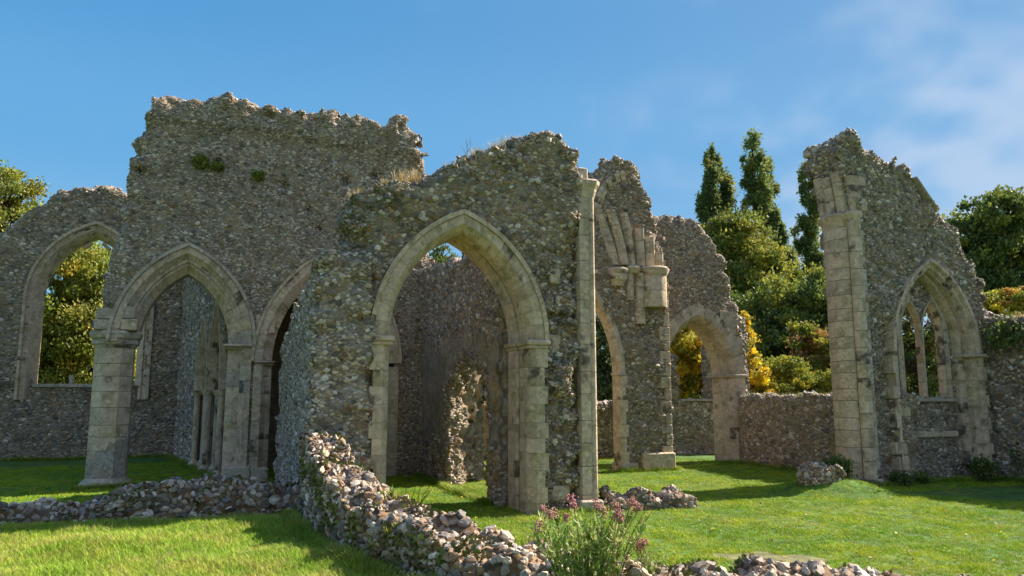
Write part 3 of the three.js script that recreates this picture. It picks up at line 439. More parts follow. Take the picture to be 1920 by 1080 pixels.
{ // far arcade wall
  const W = wallThing('flint_wall', 'far', 'far flint wall with a pointed arch opening onto yellow leaves', 'wall'), t = 0.95;
  const outline = [[2.95, -0.3], [2.9, 2.0], [2.8, 6.3], ...[[3.44,6.42],[3.69,6.42],[4.18,6.42],[4.65,6.34],[5.02,6.05],[5.29,5.53],[5.50,5.07],[5.65,4.57],[5.79,3.93]], [5.98, 3.2], [6.0, 2.6], [6.02, 1.75], [6.02, -0.3]];
  const A = pointed(4.52, 0.98, 2.27, 1.42);
  const geo = ruin(W, { outline, t, holes: [{ pts: A.outline(0.24, -0.5) }], cell: 0.08, seed: 41, edge: 0.08 });
  const SA = sub(W, 'stone_arch'); dress(SA, A, [[0.40, -0.03], [0.12, -0.03], [0.0, 0.12], [0, 0.5], [0.40, 0.5]], { vous: 9, jambL: [-0.1, 2.2], jambR: [-0.1, 2.2], course: 0.3, kind: 'grey' });
  dress(SA, A, [[0.3, 0.51], [0.06, 0.51], [0.04, 0.56], [0.04, 0.92], [0.3, 0.92]], { vous: 8, jambL: [-0.1, 2.2], jambR: [-0.1, 2.2], course: 0.3 });
  box(SA, 'impost', 5.44, 5.98, 2.2, 2.28, -0.07, 0.95, 'grey', 0.02); box(SA, 'impost', 3.06, 3.6, 2.2, 2.28, -0.07, 0.95, 'grey', 0.02); box(W, 'dressed_block', 5.2, 5.75, 3.3, 3.95, -0.005, 0.3, 'grey'); box(W, 'dressed_block', 5.55, 5.9, 2.85, 3.29, -0.005, 0.3, 'grey');
  bedStones(W, scatter(geo, 81, 0.066, front(t, (x, y) => [A].every((a) => polyDist(a.outline(0.24, -1), x, y) > 0.02))), 82);
}
{ // the broken stub with hanging shafts
  const W = wallThing('broken_pier', 'stub', 'tall broken flint pier with corbelled half-shafts hanging from its face', 'pier'), t = 0.32, B = pointed(-1.13, 1.13, 2.25, 2.2);
  const outline = [[-2.6, -0.3], [-2.6, 6.6], ...[[-1.32,6.55],[-0.76,6.82],[-0.50,7.03],[-0.30,7.26],[-0.04,7.37],[0.40,7.39],[0.66,7.34],[0.77,6.83],[0.88,6.48],[1.05,6.15],[1.22,5.80],[1.28,5.21],[1.34,4.69],[1.34,3.78],[1.35,2.88]], [1.34, 1.2], [1.36, -0.3]];
  const geo = ruin(W, { outline, t, holes: [{ pts: B.outline(0.1, -0.5) }], cell: 0.06, seed: 47, edge: 0.09, amp: 1.5 });
  const SA = sub(W, 'stone_arch'), SV = sub(W, 'vault_springing'); dress(SA, B, [[0.16, -0.02], [0.05, -0.02], [0.0, 0.05], [0, 0.32], [0.16, 0.32]], { vous: 10, jambL: [-0.1, 2.18], jambR: [-0.1, 2.18], course: 0.28, toothed: 0.05 }); box(SA, 'impost', -0.04, 0.17, 2.18, 2.25, -0.05, 0.34, undefined, 0.02);
  for (let i = 0, v = 0; v < 4.2; i++) { const h = 0.22 + 0.14 * dressRnd(), e = 0.08 + 0.12 * (i % 2); box(W, 'quoin', 1.36 - e - 0.04, 1.395, v, v + h - 0.008, -0.02, 0.35, undefined, 0.02); v += h; }
  box(W, 'footing', 0.55, 1.42, -0.1, 0.42, -0.1, 0.5, 'green', 0.04); box(W, 'footing', 0.02, 0.45, -0.1, 0.2, -0.06, 0.5, 'grey', 0.04);
  const semi = (cx, r) => [...ngon(cx, 0.02, r, 12).filter(([, w]) => w < 0.03), [cx + r, 0.25], [cx - r, 0.25]].sort((a, b) => Math.atan2(a[1] - 0.05, a[0] - cx) - Math.atan2(b[1] - 0.05, b[0] - cx));
  moulded(SV, 'corbel', semi(0.03, 0.2), [[4.28, -0.06], [4.36, -0.04], [4.42, 0.02], [4.55, 0.05], [4.62, 0.07], [4.66, 0.08], [4.7, 0.05]]);
  courses(SV, 'hanging_shaft', semi(0.36, 0.09), 3.95, 4.66, 0.4); courses(SV, 'hanging_shaft', semi(0.62, 0.12), 3.40, 4.62, 0.45); courses(SV, 'hanging_shaft', semi(0.98, 0.33), 3.80, 4.55, 0.4);
  moulded(SV, 'capital', semi(0.98, 0.33), [[4.55, 0.0], [4.6, 0.03], [4.66, 0.06], [4.73, 0.08], [4.77, 0.04]]); moulded(SV, 'capital', semi(0.42, 0.16), [[4.6, 0.0], [4.66, 0.04], [4.73, 0.06], [4.77, 0.03]]);
  // rib springers fanning up from the capitals
  for (const [u, wd, lean, top, dw] of [[-0.02, 0.28, -0.5, 6.1, 0.0], [0.20, 0.24, -0.38, 6.1, -0.08], [0.41, 0.22, -0.2, 6.05, -0.05], [0.66, 0.24, -0.04, 5.7, -0.06], [0.9, 0.26, 0.0, 5.5, -0.09], [1.14, 0.26, 0.02, 5.15, -0.07]]) {
    let v = 4.78; while (v < top) { const h = 0.26 + 0.08 * dressRnd(), f = (y) => u + lean * ((y - 4.78) * 0.35 + ((y - 4.78) ** 2) * 0.28), v1 = Math.min(top, v + h), sec = (y, d) => [[f(y) - wd / 2, dw + 0.34], [f(y) - wd / 2, dw + 0.06], [f(y) - wd * 0.2, dw - 0.04], [f(y) + wd * 0.2, dw - 0.04], [f(y) + wd / 2, dw + 0.06], [f(y) + wd / 2, dw + 0.34]]; part(SV, 'rib_stone', prism(sec(v + 0.004), v + 0.004, v1 - 0.004, sec(v1 - 0.004)), ashMat(u, v, 0)); v = v1; }
  }
  for (let i = 0; i < 9; i++) { const a0 = 0.12 + i * 0.125, a1 = a0 + 0.12, at = (a, r) => [0.62 - (1.25 + r) * Math.cos(a), 5.95 + (1.25 + r) * Math.sin(a) * 0.95]; part(SV, 'springer', blockGeo(at, [[0.02, -0.09], [-0.06, -0.1], [-0.12, -0.05], [-0.2, -0.04], [-0.24, 0.04], [-0.24, 0.2], [0.02, 0.2]], a0, a1 - 0.004, 2, (dressRnd() - 0.5) * 0.03, [i, 2]), ashMat(i, 6, 0)); }
  bedStones(W, scatter(geo, 91, 0.075, front(t, (x, y) => !(y > 4.75 && y < 5.6 && x > 0.1 && x < 1.2) && polyDist(B.outline(0.2, -1), x, y) > 0.02)), 92, { proud: 0.34, flat: 0.5, shiftTone: earthy });
}
{ // low east wall
  const W = wallThing('flint_wall', 'east', 'low flat-topped flint wall between the far arch and the right-hand column', 'wall'), t = 0.6;
  const outline = [[-0.2, -0.3], [-0.2, 1.72], [0.6, 1.75], [1.5, 1.72], [2.4, 1.76], [3.4, 1.72], [4.8, 1.75], [4.8, -0.3]];
  const geo = ruin(W, { outline, t, cell: 0.06, seed: 52, edge: 0.04 });
  bedStones(W, scatter(geo, 95, 0.085, front(t, (x, y, z) => n2(x * 1.1, y * 1.1) > -0.45 || y > 1.5)), 96, { proud: 0.2, flat: 0.35, shiftTone: earthy });
}
{ // chapel wall beyond the arcade
  const W = wallThing('flint_wall', 'chap', 'low broken wall with a window gap behind the far arches', 'wall'), t = 0.6;
  const outline = [[-2.5, -0.3], [-2.5, 1.5], [0, 1.55], [2.2, 1.55], [4, 1.55], [4.25, 1.6], [4.3, 2.9], [4.4, 2.98], [4.8, 2.95], [4.82, 1.58], [6.0, 1.58], [6.05, 4.2], [6.4, 4.5], [7.4, 4.2], [7.5, -0.3]];
  const geo = ruin(W, { outline, t, cell: 0.07, seed: 57, edge: 0.04, tones: TONES.flint });
  box(W, 'sill', 4.85, 5.98, 1.56, 1.63, 0.0, 0.6, 'grey', 0.02);
  bedStones(W, scatter(geo, 97, 0.10, front(t, (x, y) => x > 1), 4), 98);
}
{ // right-hand wall with the window
  const W = wallThing('flint_wall', 'right', 'tall right-hand flint wall sloping down over a two-light traceried window', 'wall'), t = 0.95;
  const outline = [[0.62, -0.3], [0.62, 5.3], [0.56, 5.75], [0.44, 6.0], [0.33, 6.25], [0.29, 6.65], [0.38, 6.95], [0.72, 7.08], ...[[0.83,6.94],[1.25,6.73],[1.68,6.63],[2.11,6.48],[2.46,6.23],[2.74,5.97],[2.95,5.75],[3.18,5.65],[3.37,5.32],[3.65,4.93],[3.91,4.48],[4.10,4.02],[4.20,3.56]], [4.3, 3.2], [4.4, -0.3]];
  const A = pointed(2.58, 1.02, 2.6, 1.72), hole = A.outline(0.12, -0.5);
  const [um, s0] = [[2.66,2.19],[2.44,1.68]], cl = um[0] - 0.3, crr = um[0] + 0.3, L = [pointed(cl, 0.245, 3.1, 0.56), pointed(crr, 0.245, 3.1, 0.58)];
  const geo = ruin(W, { outline, t, cell: 0.06, seed: 63, edge: 0.09, amp: 1.6, holes: [{ pts: hole, to: 0.42 }, { pts: A.outline(0.1, 1.6), from: 0.6 }, ...L.map((a) => ({ pts: a.outline(0.03, s0[1]) }))], bulge: (u, v) => { const d = sm(0.75, 0.95, u + 0.1 * n2(v * 2, u * 2)) * sm(1.55, 1.3, u) * sm(3.4, 3.0, v); return -0.16 * d + 0.12 * Math.exp(-(((u - 1.05) / 0.15) ** 2)) * sm(1.9, 2.2, v) * sm(5, 3.4, v) * (0.6 + 0.5 * n2(u * 3, v * 5)); } });
  const SW = sub(W, 'window_arch'), ST = sub(W, 'window_tracery'), SR = sub(W, 'respond'); dress(SW, A, [[0.22, -0.05], [0.16, -0.05], [0.12, 0.02], [0.06, 0.02], [0.03, 0.1], [0.0, 0.1], [0, 0.44], [0.22, 0.44]], { vous: 9, jambL: [0.3, 2.52], jambR: [0.3, 2.52], course: 0.26, toothed: 0.07 });
  dress(SW, A, [[-0.002, 0.22], [-0.06, 0.22], [-0.1, 0.3], [-0.1, 0.44], [-0.002, 0.44]], { vous: 8, name: 'inner_voussoir', jambR: [0.3, 2.6], course: 0.3 });
  box(SW, 'impost', 3.48, 4.0, 2.52, 2.6, -0.1, 0.45, 'grey', 0.02);
  const tr = [[0.055, 0.40], [0.03, 0.39], [0.0, 0.44], [0.0, 0.54], [0.055, 0.56]];
  for (const a of L) dress(ST, a, tr, { vous: 4, name: 'tracery_stone', jambName: 'light_jamb_stone', jambL: [s0[1], 3.1], jambR: [s0[1], 3.1], course: 0.36 });
  dress(ST, pointed(crr, 0.30, 3.1, 0.66), [[0.13, 0.38], [0.0, 0.38], [0.0, 0.6], [0.13, 0.6]], { vous: 4, name: 'tracery_stone', jambName: 'light_jamb_stone', jambR: [s0[1], 3.1], sides: ['AR'], course: 0.36 }); dress(ST, pointed(cl, 0.30, 3.1, 0.64), [[0.13, 0.38], [0.0, 0.38], [0.0, 0.6], [0.13, 0.6]], { vous: 4, name: 'tracery_stone', jambName: 'light_jamb_stone', jambL: [s0[1], 3.1], sides: ['AL'], course: 0.36 });
  { const g = chamferBox(-0.11, 0.11, -0.11, 0.11, -0.6, -0.4, 0.02); g.rotateZ(Math.PI / 4); g.translate((cl + crr) / 2, 3.9, 0); part(ST, 'tracery_stone', g, M.ash[3]); } box(ST, 'tracery_bar', 2.1, 2.95, 3.74, 3.79, 0.44, 0.56);
  box(ST, 'sill', cl - 0.4, crr + 0.5, s0[1] - 0.09, s0[1] - 0.01, 0.33, 0.9, 'grey', 0.02); box(W, 'string_course', 1.7, 3.45, 0.86, 0.98, 0.36, 0.6, undefined, 0.02);
  for (const [u, v, w, h] of [[1.32, 0.25, 0.25, 0.3], [1.25, 0.56, 0.3, 0.25], [1.3, 1.3, 0.4, 0.2]]) box(W, 'dressed_block', u, u + w, v, v + h, -0.03, 0.35, 'green', 0.03);
  // respond on the broken end: a broad half round facing the lost arch, a slim shaft at the corner
  const broad = [[0.66, 0.13], [0.5, 0.13], [0.42, 0.19], [0.37, 0.3], [0.35, 0.45], [0.37, 0.6], [0.43, 0.72], [0.52, 0.8], [0.66, 0.82]], slim = [[0.68, -0.05], [0.56, -0.06], [0.50, -0.03], [0.47, 0.03], [0.48, 0.09], [0.52, 0.125], [0.68, 0.125]], strip = [[0.685, 0.2], [0.685, -0.02], [0.78, -0.02], [0.78, 0.2]];
  courses(SR, 'respond_stone', broad, 0.12, 5.12, 0.27); courses(SR, 'shaft_stone', slim, 0.12, 5.15, 0.3); courses(W, 'quoin', strip, 0.3, 5.0, 0.22, 'grey');
  moulded(SR, 'respond_base', [[0.8, -0.05], [0.5, -0.06], [0.4, 0.15], [0.35, 0.45], [0.4, 0.7], [0.8, 0.85]], [[-0.15, 0.1], [0.0, 0.09], [0.05, 0.04], [0.13, 0.01]], 'grey');
  moulded(SR, 'capital', broad, [[5.10, 0.0], [5.14, 0.02], [5.17, 0.01], [5.26, 0.05], [5.32, 0.09], [5.37, 0.10], [5.40, 0.07]]); moulded(SR, 'capital', slim, [[5.14, 0.0], [5.26, 0.02], [5.34, 0.05], [5.39, 0.05], [5.42, 0.02]]);
  // springing of the lost arch, leaning out to the left as it climbs
  for (const [u, w0, w1, top, far] of [[0.42, 0.58, 0.82, 6.25, 1], [0.39, 0.35, 0.58, 6.2, 1], [0.42, 0.13, 0.35, 6.25, 1], [0.54, -0.04, 0.13, 6.15, 0.8]]) {
    let v = 5.42; while (v < top) { const h = 0.24 + 0.1 * dressRnd(), v1 = Math.min(top, v + h), f = (y) => u - far * 0.16 * (y - 5.42) ** 1.5, sec = (y) => [[0.9, w0], [f(y) + 0.05, w0], [f(y), mix(w0, w1, 0.3)], [f(y), mix(w0, w1, 0.7)], [f(y) + 0.05, w1], [0.9, w1]]; part(SR, 'springer', prism(sec(v + 0.004), v + 0.004, v1 - 0.004, sec(v1 - 0.004)), ashMat(u, v, 1)); v = v1; } }
  for (const [u, v, w, a] of [[0.42, 6.86, 0.8, -0.05]]) { const g = chamferBox(-0.16, 0.3, -0.09, 0.09, -0.2, 0.2, 0.03); g.rotateZ(a); g.translate(u, v, -w); part(SR, 'springer', g, ashMat(u, v, 0)); }
  { const g = chamferBox(-0.02, 0.85, -0.02, 0.025, -0.5, 0.05, 0.01); g.rotateZ(-0.86); const q = [[2.33,6.29]][0]; g.translate(q[0], q[1], 0); part(W, 'weathering_stone', g, M.ashGrey[2]); }
  bedStones(W, scatter(geo, 101, 0.072, front(t, (x, y) => !(x < 0.8 && y < 5.2))), 102, { proud: 0.34, flat: 0.5 });
}
{ // boundary wall at the right edge
  const W = wallThing('flint_wall', 'bound', 'dark overgrown flint wall at the right edge of the ruins', 'wall'), t = 0.7;
  const outline = [[0.75, -0.3], [0.75, 3.7], [1.4, 3.45], [2, 3.32], [3, 3.3], [4.2, 3.3], [5.2, 3.2], [5.2, -0.3]];
  const geo = ruin(W, { outline, t, cell: 0.07, seed: 71, edge: 0.07, tones: TONES.flint });
  bedStones(W, scatter(geo, 105, 0.085, front(t)), 106);
}
{ // low wall on the left
  const W = wallThing('low_wall', 'lowl', 'low ragged flint wall along the left behind the foreground grass', 'wall'), t = 0.75;
  const outline = [[-2.5, -0.3], [-2.5, 0.5], [-1, 0.45], [0.5, 0.42], ...[[1.70,0.38],[2.08,0.38],[2.46,0.36],[2.68,0.38],[2.94,0.43],[3.17,0.50],[3.37,0.54],[3.68,0.54],[3.99,0.56],[4.30,0.54],[4.63,0.47],[4.90,0.43]], [5.2, 0.5], [5.2, -0.3]];
  const geo = ruin(W, { outline, t, cell: 0.045, seed: 77, edge: 0.08, tones: TONES.earth, amp: 1.6 });
  bedStones(W, scatter(geo, 111, 0.098, front(t, (x) => x > -1.5), 9), 112, { proud: 0.22, flat: 0.42, fine: true });
  growth(W, geo, 115, 2.5, (x, y, z, n) => x > -1 && y > 0.1 && patch(1.3, 0.38, 9)(x, y, z), MOSS, 0.035);
}
{ // low curving wall in the foreground
  const W = thing('low_wall', 'low curving flint wall crossing the foreground, its loose top stones in sun', 'wall'); W.position.set(0, 0, 0); W.rotation.y = 0;
  const c = Math.cos(TH), s = Math.sin(TH);
  const geo = nets(() => 0, (p, x, y, z) => { const [a, b] = toAB(x, z), q = lowPath(a, b), step = 0.05 * n2(q[4] * 2.2, 7) + 0.04 * n2(a * 3, b * 3), dd = q[0] - q[3] + 0.06 + (y - 0.2) * 0.04; return smax(dd, y - q[2] - step, 0.07) + 0.05 * n3(x * 2.4, y * 2.4, z * 2.4) + 0.03 * n3(x * 6, y * 6, z * 6); }, [-3.5, -0.3, -10.9], [4.2, 1.5, -4.2], 0.045);
  mortarColour(boxUV(geo), 9, TONES.earth); part(W, 'rubble_core', geo, M.core);
  bedStones(W, scatter(geo, 121, 0.088, (x, y) => y > 0, 9), 122, { proud: 0.22, flat: 0.42, fine: true, spin: 0.8, shiftTone: earthy });
  growth(W, geo, 125, 3, (x, y, z, n) => y > 0.02 && patch(1.4, 0.3, 4)(x, y, z), MOSS.concat([[0.2, 0.24, 0.05]]), 0.035);
}
function heap(name, label, x, z, sx, sy, sz, turn, seed, spacing) {
  const W = thing(name, label, 'rubble'); W.position.set(x, groundY(x, z) - 0.03, z); W.rotation.y = turn;
  const geo = nets((a, y) => 0, (p, a, y, b) => { const top = sy * (0.75 + 0.35 * n2(a * 1.6 / sx * 0.7 + seed, 2)); return smax(smax(Math.abs(a) - sx, Math.abs(b) - sz, 0.2), y - top, 0.18) + 0.06 * n3(a * 2.6, y * 2.6, b * 2.6 + seed) + 0.03 * n3(a * 6, y * 6, b * 6 + seed); }, [-sx - 0.35, -0.25, -sz - 0.35], [sx + 0.35, sy * 1.3 + 0.3, sz + 0.35], 0.045);
  mortarColour(boxUV(geo), seed, TONES.earth); part(W, 'rubble_core', geo, M.core); bedStones(W, scatter(geo, seed + 5, spacing, (a, y) => y > -0.05, 9), seed + 6, { proud: 0.22, flat: 0.42, fine: true, shiftTone: earthy });
}
heap('wall_stump', 'short low flint wall stump on the lawn beside the near arch shaft', 2.12, -12.15, 0.70, 0.34, 0.24, 0.14, 211, 0.088);
heap('wall_stump', 'rounded flint rubble lump on a grassy mound by the right-hand column', 5.55, -13.95, 0.38, 0.29, 0.26, 0.3, 231, 0.075);
console.log('stones', stoneCount);

// ---------- plants ----------
const leafMat = (r, g, b, tr = 0.55) => new THREE.MeshPhysicalMaterial({ color: lin(r, g, b), roughness: 0.7, transmission: tr, thickness: 0, side: THREE.DoubleSide, specularIntensity: 0.4 });
const leafWhite = leafMat(1, 1, 1), leafThin = leafMat(1, 1, 1, 0.62);
// a leaf, folded a little along its middle: unit length along y
function leafGeo(w, n = 2, bend = 0.25) {
  const pos = [], idx = []; for (let i = 0; i <= n + 1; i++) { const t = i / (n + 1), hw = w * Math.sin(Math.PI * Math.pow(t, 0.8)) * 0.5 + 0.004, z = -bend * t * t; pos.push(-hw, t, z + hw * 0.35, 0, t, z, hw, t, z + hw * 0.35); }
  for (let i = 0; i <= n; i++) { const a = i * 3; idx.push(a, a + 1, a + 3, a + 1, a + 4, a + 3, a + 1, a + 2, a + 4, a + 2, a + 5, a + 4); }
  const g = new THREE.BufferGeometry(); g.setAttribute('position', new THREE.Float32BufferAttribute(pos, 3)); g.setIndex(idx); g.computeVertexNormals(); return g;
}
const LEAF = leafGeo(0.75, 1, 0.2), SLIM = leafGeo(0.3, 2, 0.35);
const _q = new THREE.Quaternion(), _e = new THREE.Euler(), _s = new THREE.Vector3(), _p = new THREE.Vector3();
const place = (x, y, z, ex, ey, ez, s, sy = s) => new THREE.Matrix4().compose(_p.set(x, y, z), _q.setFromEuler(_e.set(ex, ey, ez, 'YXZ')), _s.set(s, sy, s));
const gauss = (r) => (r() + r() + r() + r() - 2) * 0.9;
function limb(points, r0, r1, seg = 6) { // a tapering branch through points
  const curve = new THREE.CatmullRomCurve3(points.map((p) => new THREE.Vector3(...p))), n = Math.max(3, points.length * 3), g = new THREE.TubeGeometry(curve, n, 1, seg, false), p = g.attributes.position, c = new THREE.Vector3();
  for (let i = 0; i <= n; i++) { curve.getPointAt(i / n, c); const rr = mix(r0, r1, i / n); for (let k = 0; k <= seg; k++) { const q = i * (seg + 1) + k; p.setXYZ(q, c.x + (p.getX(q) - c.x) * rr, c.y + (p.getY(q) - c.y) * rr, c.z + (p.getZ(q) - c.z) * rr); } }
  return g;
}
// a tree: lobes [x, y, z, rx, ry, rz] about its foot; leaves gather in clumps spread through each lobe
function tree(name, label, category, [x, z], lobes, { n = 6000, leaf = 0.2, tints, seed = 1, trunk = 0.25, group, shape = LEAF, clump = 0.24, clumps = 36, up = 0, leaves = leafWhite } = {}) {
  const t = thing(name, label, category, group), y0 = groundY(x, z) - 0.1, r = rng(seed); t.position.set(x, y0, z);
  n = Math.round(n * 1.9); leaf *= 0.7; const mats = [], cols = [], gs = [], total = lobes.reduce((s, l) => s + l[3] * l[4], 0), c = new THREE.Color();
  const mean = lobes.reduce((s, l) => [s[0] + l[0] / lobes.length, s[1] + l[1] / lobes.length, s[2] + l[2] / lobes.length], [0, 0, 0]), hub = [mean[0] * 0.6, Math.max(0.6, Math.min(...lobes.map((l) => l[1] - l[4])) * 1.02), mean[2] * 0.6];
  gs.push(limb([[0, -0.2, 0], [hub[0] * 0.4 + 0.05, hub[1] * 0.5, hub[2] * 0.4], hub], trunk, trunk * 0.75, 8));
  for (const [lx, ly, lz, rx, ry, rz] of lobes) {
    const top = [lx, ly + ry * 0.55, lz]; gs.push(limb([hub, [mix(hub[0], lx, 0.6), mix(hub[1], ly, 0.55), mix(hub[2], lz, 0.6)], [lx, ly, lz], top], trunk * 0.6, trunk * 0.08));
    const share = Math.round(n * rx * ry / total), per = Math.max(8, Math.round(share / clumps));
    for (let k = 0; k < clumps; k++) {
      let dx, dy, dz, l; do { dx = r() * 2 - 1; dy = r() * 2 - 1; dz = r() * 2 - 1; l = Math.hypot(dx, dy, dz); } while (l > 1 || l < 0.1); const f = Math.pow(l, 0.35) / l; dx *= f * 0.86; dy *= f * 0.86; dz *= f * 0.86;
      const cx = lx + dx * rx, cy = ly + dy * ry, cz = lz + dz * rz, cr = clump * (0.6 + 0.8 * r()), tint = tints[(r() * tints.length) | 0], shade = 0.8 + 0.4 * r();
      if (k % 3 === 0) gs.push(limb([[mix(lx, cx, 0.15), mix(ly, cy, 0.0) - ry * 0.15, mix(lz, cz, 0.15)], [mix(lx, cx, 0.6), mix(ly, cy, 0.5), mix(lz, cz, 0.6)], [cx, cy, cz]], trunk * 0.18, trunk * 0.03, 4));
      for (let i = 0; i < per; i++) {
        const px = cx + gauss(r) * cr * rx, py = cy + gauss(r) * cr * ry * 0.9, pz = cz + gauss(r) * cr * rz, s = leaf * (0.6 + 0.7 * r());
        mats.push(place(px, py, pz, r() * 2.4 - 1.2 - up, r() * 6.28, r() * 2 - 1, s)); const v = shade * (0.75 + 0.5 * r()); cols.push(c.clone().setRGB(tint[0] * v, tint[1] * v, tint[2] * v));
      }
    }
  }
  part(t, 'trunk', mergeGeometries(gs), M.bark); stuff(t, 'crown', shape, leaves, mats, cols); return t;
}
const GREEN = [[0.26, 0.29, 0.045], [0.31, 0.33, 0.05], [0.20, 0.24, 0.04], [0.38, 0.36, 0.055]], DARK = [[0.14, 0.20, 0.045], [0.17, 0.225, 0.05], [0.11, 0.16, 0.04], [0.21, 0.24, 0.05]], POPLAR = [[0.21, 0.265, 0.10], [0.26, 0.31, 0.10], [0.17, 0.22, 0.085], [0.38, 0.37, 0.10]], GOLD = [[0.90, 0.70, 0.04], [0.94, 0.77, 0.05], [0.78, 0.67, 0.06], [0.90, 0.60, 0.04]], LIME = [[0.36, 0.36, 0.04], [0.44, 0.39, 0.05], [0.29, 0.33, 0.045], [0.52, 0.42, 0.05]], RUST = [[0.40, 0.18, 0.06], [0.33, 0.14, 0.055], [0.44, 0.28, 0.06], [0.28, 0.24, 0.06]];
// lobes given as points on the sight lines of the place: foot first
const lobesAt = (foot, list) => list.map(([x, y, z, rx, ry, rz]) => [x - foot[0], y, z - foot[1], rx, ry, rz ?? rx]);
function poplar(label, x, z, h, w, seed, base = 2) { const ls = []; for (let i = 0; i < 12; i++) { const f = (i + 0.5) / 12, ww = w * (0.45 + 0.62 * Math.sin(Math.PI * Math.min(1, f * 0.92 + 0.1)) ** 0.45) * (0.85 + 0.3 * n2(seed + 9, i * 1.7)); ls.push([0.42 * w * n2(seed, i * 1.1), base + (h - base) * f, 0.25 * w * n2(seed + 4, i), ww * 0.72, (h - base) / 11, ww * 0.72]); } return tree('poplar', label, 'tree', [x, z], ls, { n: 13000, leaf: 0.3, tints: POPLAR, seed, trunk: 0.3, group: 'tall poplars behind the ruins', clumps: 14, clump: 0.3, up: 0.9 }); }
{ const q = [[12.72,17.07,-48.00, 1.15], [14.04,17.76,-49.00, 1.3], [15.61,17.82,-47.00, 1.6], [16.58,13.11,-46.00, 1.4], [20.21,16.95,-50.00, 1.55], [16.91,16.64,-48.50, 1.1]], lab = ['leftmost slim poplar behind the far arch wall', 'poplar just right of the leftmost one, rounded top', 'tallest poplar, its pointed tip highest of all', 'shorter poplar at the right of the poplar cluster', 'poplar standing alone just left of the right-hand column', 'narrow poplar tucked against the right of the tallest one'];
  q.forEach(([x, y, z, w], i) => poplar(lab[i], x, z, y, w, 301 + i * 7)); }
{ const f = [13.5, -38]; tree('broadleaf_tree', 'light green bushy tree in front of the tall poplars', 'tree', f, lobesAt(f, [[10.54,9.53,-38.00, 1.6, 1.7], [12.00,9.67,-38.00, 1.6, 1.5], [10.06,7.30,-37.00, 1.8, 1.8], [12.05,7.57,-37.00, 2.2, 1.9], [13.62,7.04,-38.00, 1.5, 1.6], [11.02,5.18,-37.00, 2.4, 2.0]]), { n: 20000, leaf: 0.26, tints: GREEN.concat([[0.19, 0.22, 0.04]]), seed: 351, trunk: 0.35 }); }
{ const f = [15.2, -32]; tree('broadleaf_tree', 'dense mid green tree filling the gap left of the right-hand column', 'tree', f, lobesAt(f, [[11.26,5.27,-33.00, 1.7, 1.6], [12.31,5.62,-32.00, 1.8, 1.5], [13.51,5.85,-32.00, 1.6, 1.5], [11.18,3.95,-31.00, 1.8, 1.4], [12.52,4.39,-31.00, 1.6, 1.3], [14.54,4.93,-32.00, 1.5, 1.5]]), { n: 18000, leaf: 0.24, tints: GREEN.concat(DARK), seed: 361, trunk: 0.3 }); }
{ const f = [12.6, -33]; tree('broadleaf_tree', 'dark green tree half hidden behind the golden climber', 'tree', f, lobesAt(f, [[9.90,3.63,-33.00, 1.6, 1.5], [10.93,3.17,-33.00, 1.6, 1.5], [9.66,5.14,-34.00, 1.4, 1.6]]), { n: 9000, leaf: 0.22, tints: DARK, seed: 366, trunk: 0.25 }); }
{ const f = [10.9, -27]; tree('autumn_shrub', 'rust red and orange autumn shrub left of the right-hand column', 'shrub', f, lobesAt(f, [[10.33,3.95,-27.00, 0.75, 0.55], [11.08,3.66,-27.00, 0.7, 0.55], [10.64,2.71,-27.00, 1.0, 0.8]]), { n: 5200, leaf: 0.15, tints: RUST.concat(GREEN.slice(0, 3), [LIME[0], GREEN[0]]), seed: 371, trunk: 0.09 }); }
{ const f = [9.3, -24.5]; tree('hedge_shrub', 'sunlit yellow green shrub just over the low east wall', 'shrub', f, lobesAt(f, [[8.60,2.19,-24.50, 0.8, 0.5], [9.45,2.07,-24.50, 0.8, 0.45], [10.15,2.19,-24.50, 0.7, 0.55], [9.06,2.64,-25.00, 0.8, 0.5]]), { n: 7000, leaf: 0.13, tints: LIME.concat(GREEN), seed: 381, trunk: 0.08 }); }
{ const f = [6.15, -26]; tree('golden_tree', 'bright golden yellow tree framed by the far arch', 'tree', f, lobesAt(f, [[6.07,3.59,-26.00, 1.0, 0.9], [6.59,2.67,-26.00, 0.9, 0.9], [5.67,2.49,-26.00, 0.9, 0.9], [7.22,3.62,-26.50, 0.9, 0.9], [6.19,1.86,-26.00, 1.1, 0.7], [5.55,3.59,-26.00, 0.9, 0.9], [5.29,2.13,-26.00, 0.9, 0.8], [6.11,4.28,-26.50, 0.8, 0.7]]), { n: 17000, leaf: 0.16, tints: GOLD.concat([LIME[3], LIME[1], LIME[2], GREEN[3]]), leaves: leafThin, seed: 391, trunk: 0.14 }); }
{ const f = [7.6, -24]; tree('golden_climber', 'narrow column of orange gold leaves right of the far arch', 'shrub', f, lobesAt(f, [[7.50,3.44,-24.00, 0.38, 0.5], [7.67,2.60,-24.00, 0.48, 0.55], [7.82,1.93,-24.00, 0.6, 0.45], [7.43,4.13,-24.00, 0.22, 0.35], [7.17,2.43,-24.00, 0.4, 0.7]]), { n: 4200, leaf: 0.11, tints: GOLD.concat([LIME[1], LIME[3], GREEN[3], RUST[2]]), leaves: leafThin, seed: 395, trunk: 0.06 }); }
{ const f = [3.7, -30]; tree('broadleaf_tree', 'pale olive tree seen through the narrow gap beside the near shaft', 'tree', f, lobesAt(f, [[3.82,3.88,-30.00, 1.3, 1.2], [3.20,4.73,-30.00, 1.3, 1.3], [4.33,2.82,-30.00, 1.2, 1.0], [3.57,1.99,-30.00, 1.4, 0.9]]), { n: 9000, leaf: 0.18, tints: [[0.20, 0.24, 0.10], [0.26, 0.29, 0.14], [0.14, 0.18, 0.06], [0.07, 0.10, 0.03]], seed: 401, trunk: 0.2 }); }
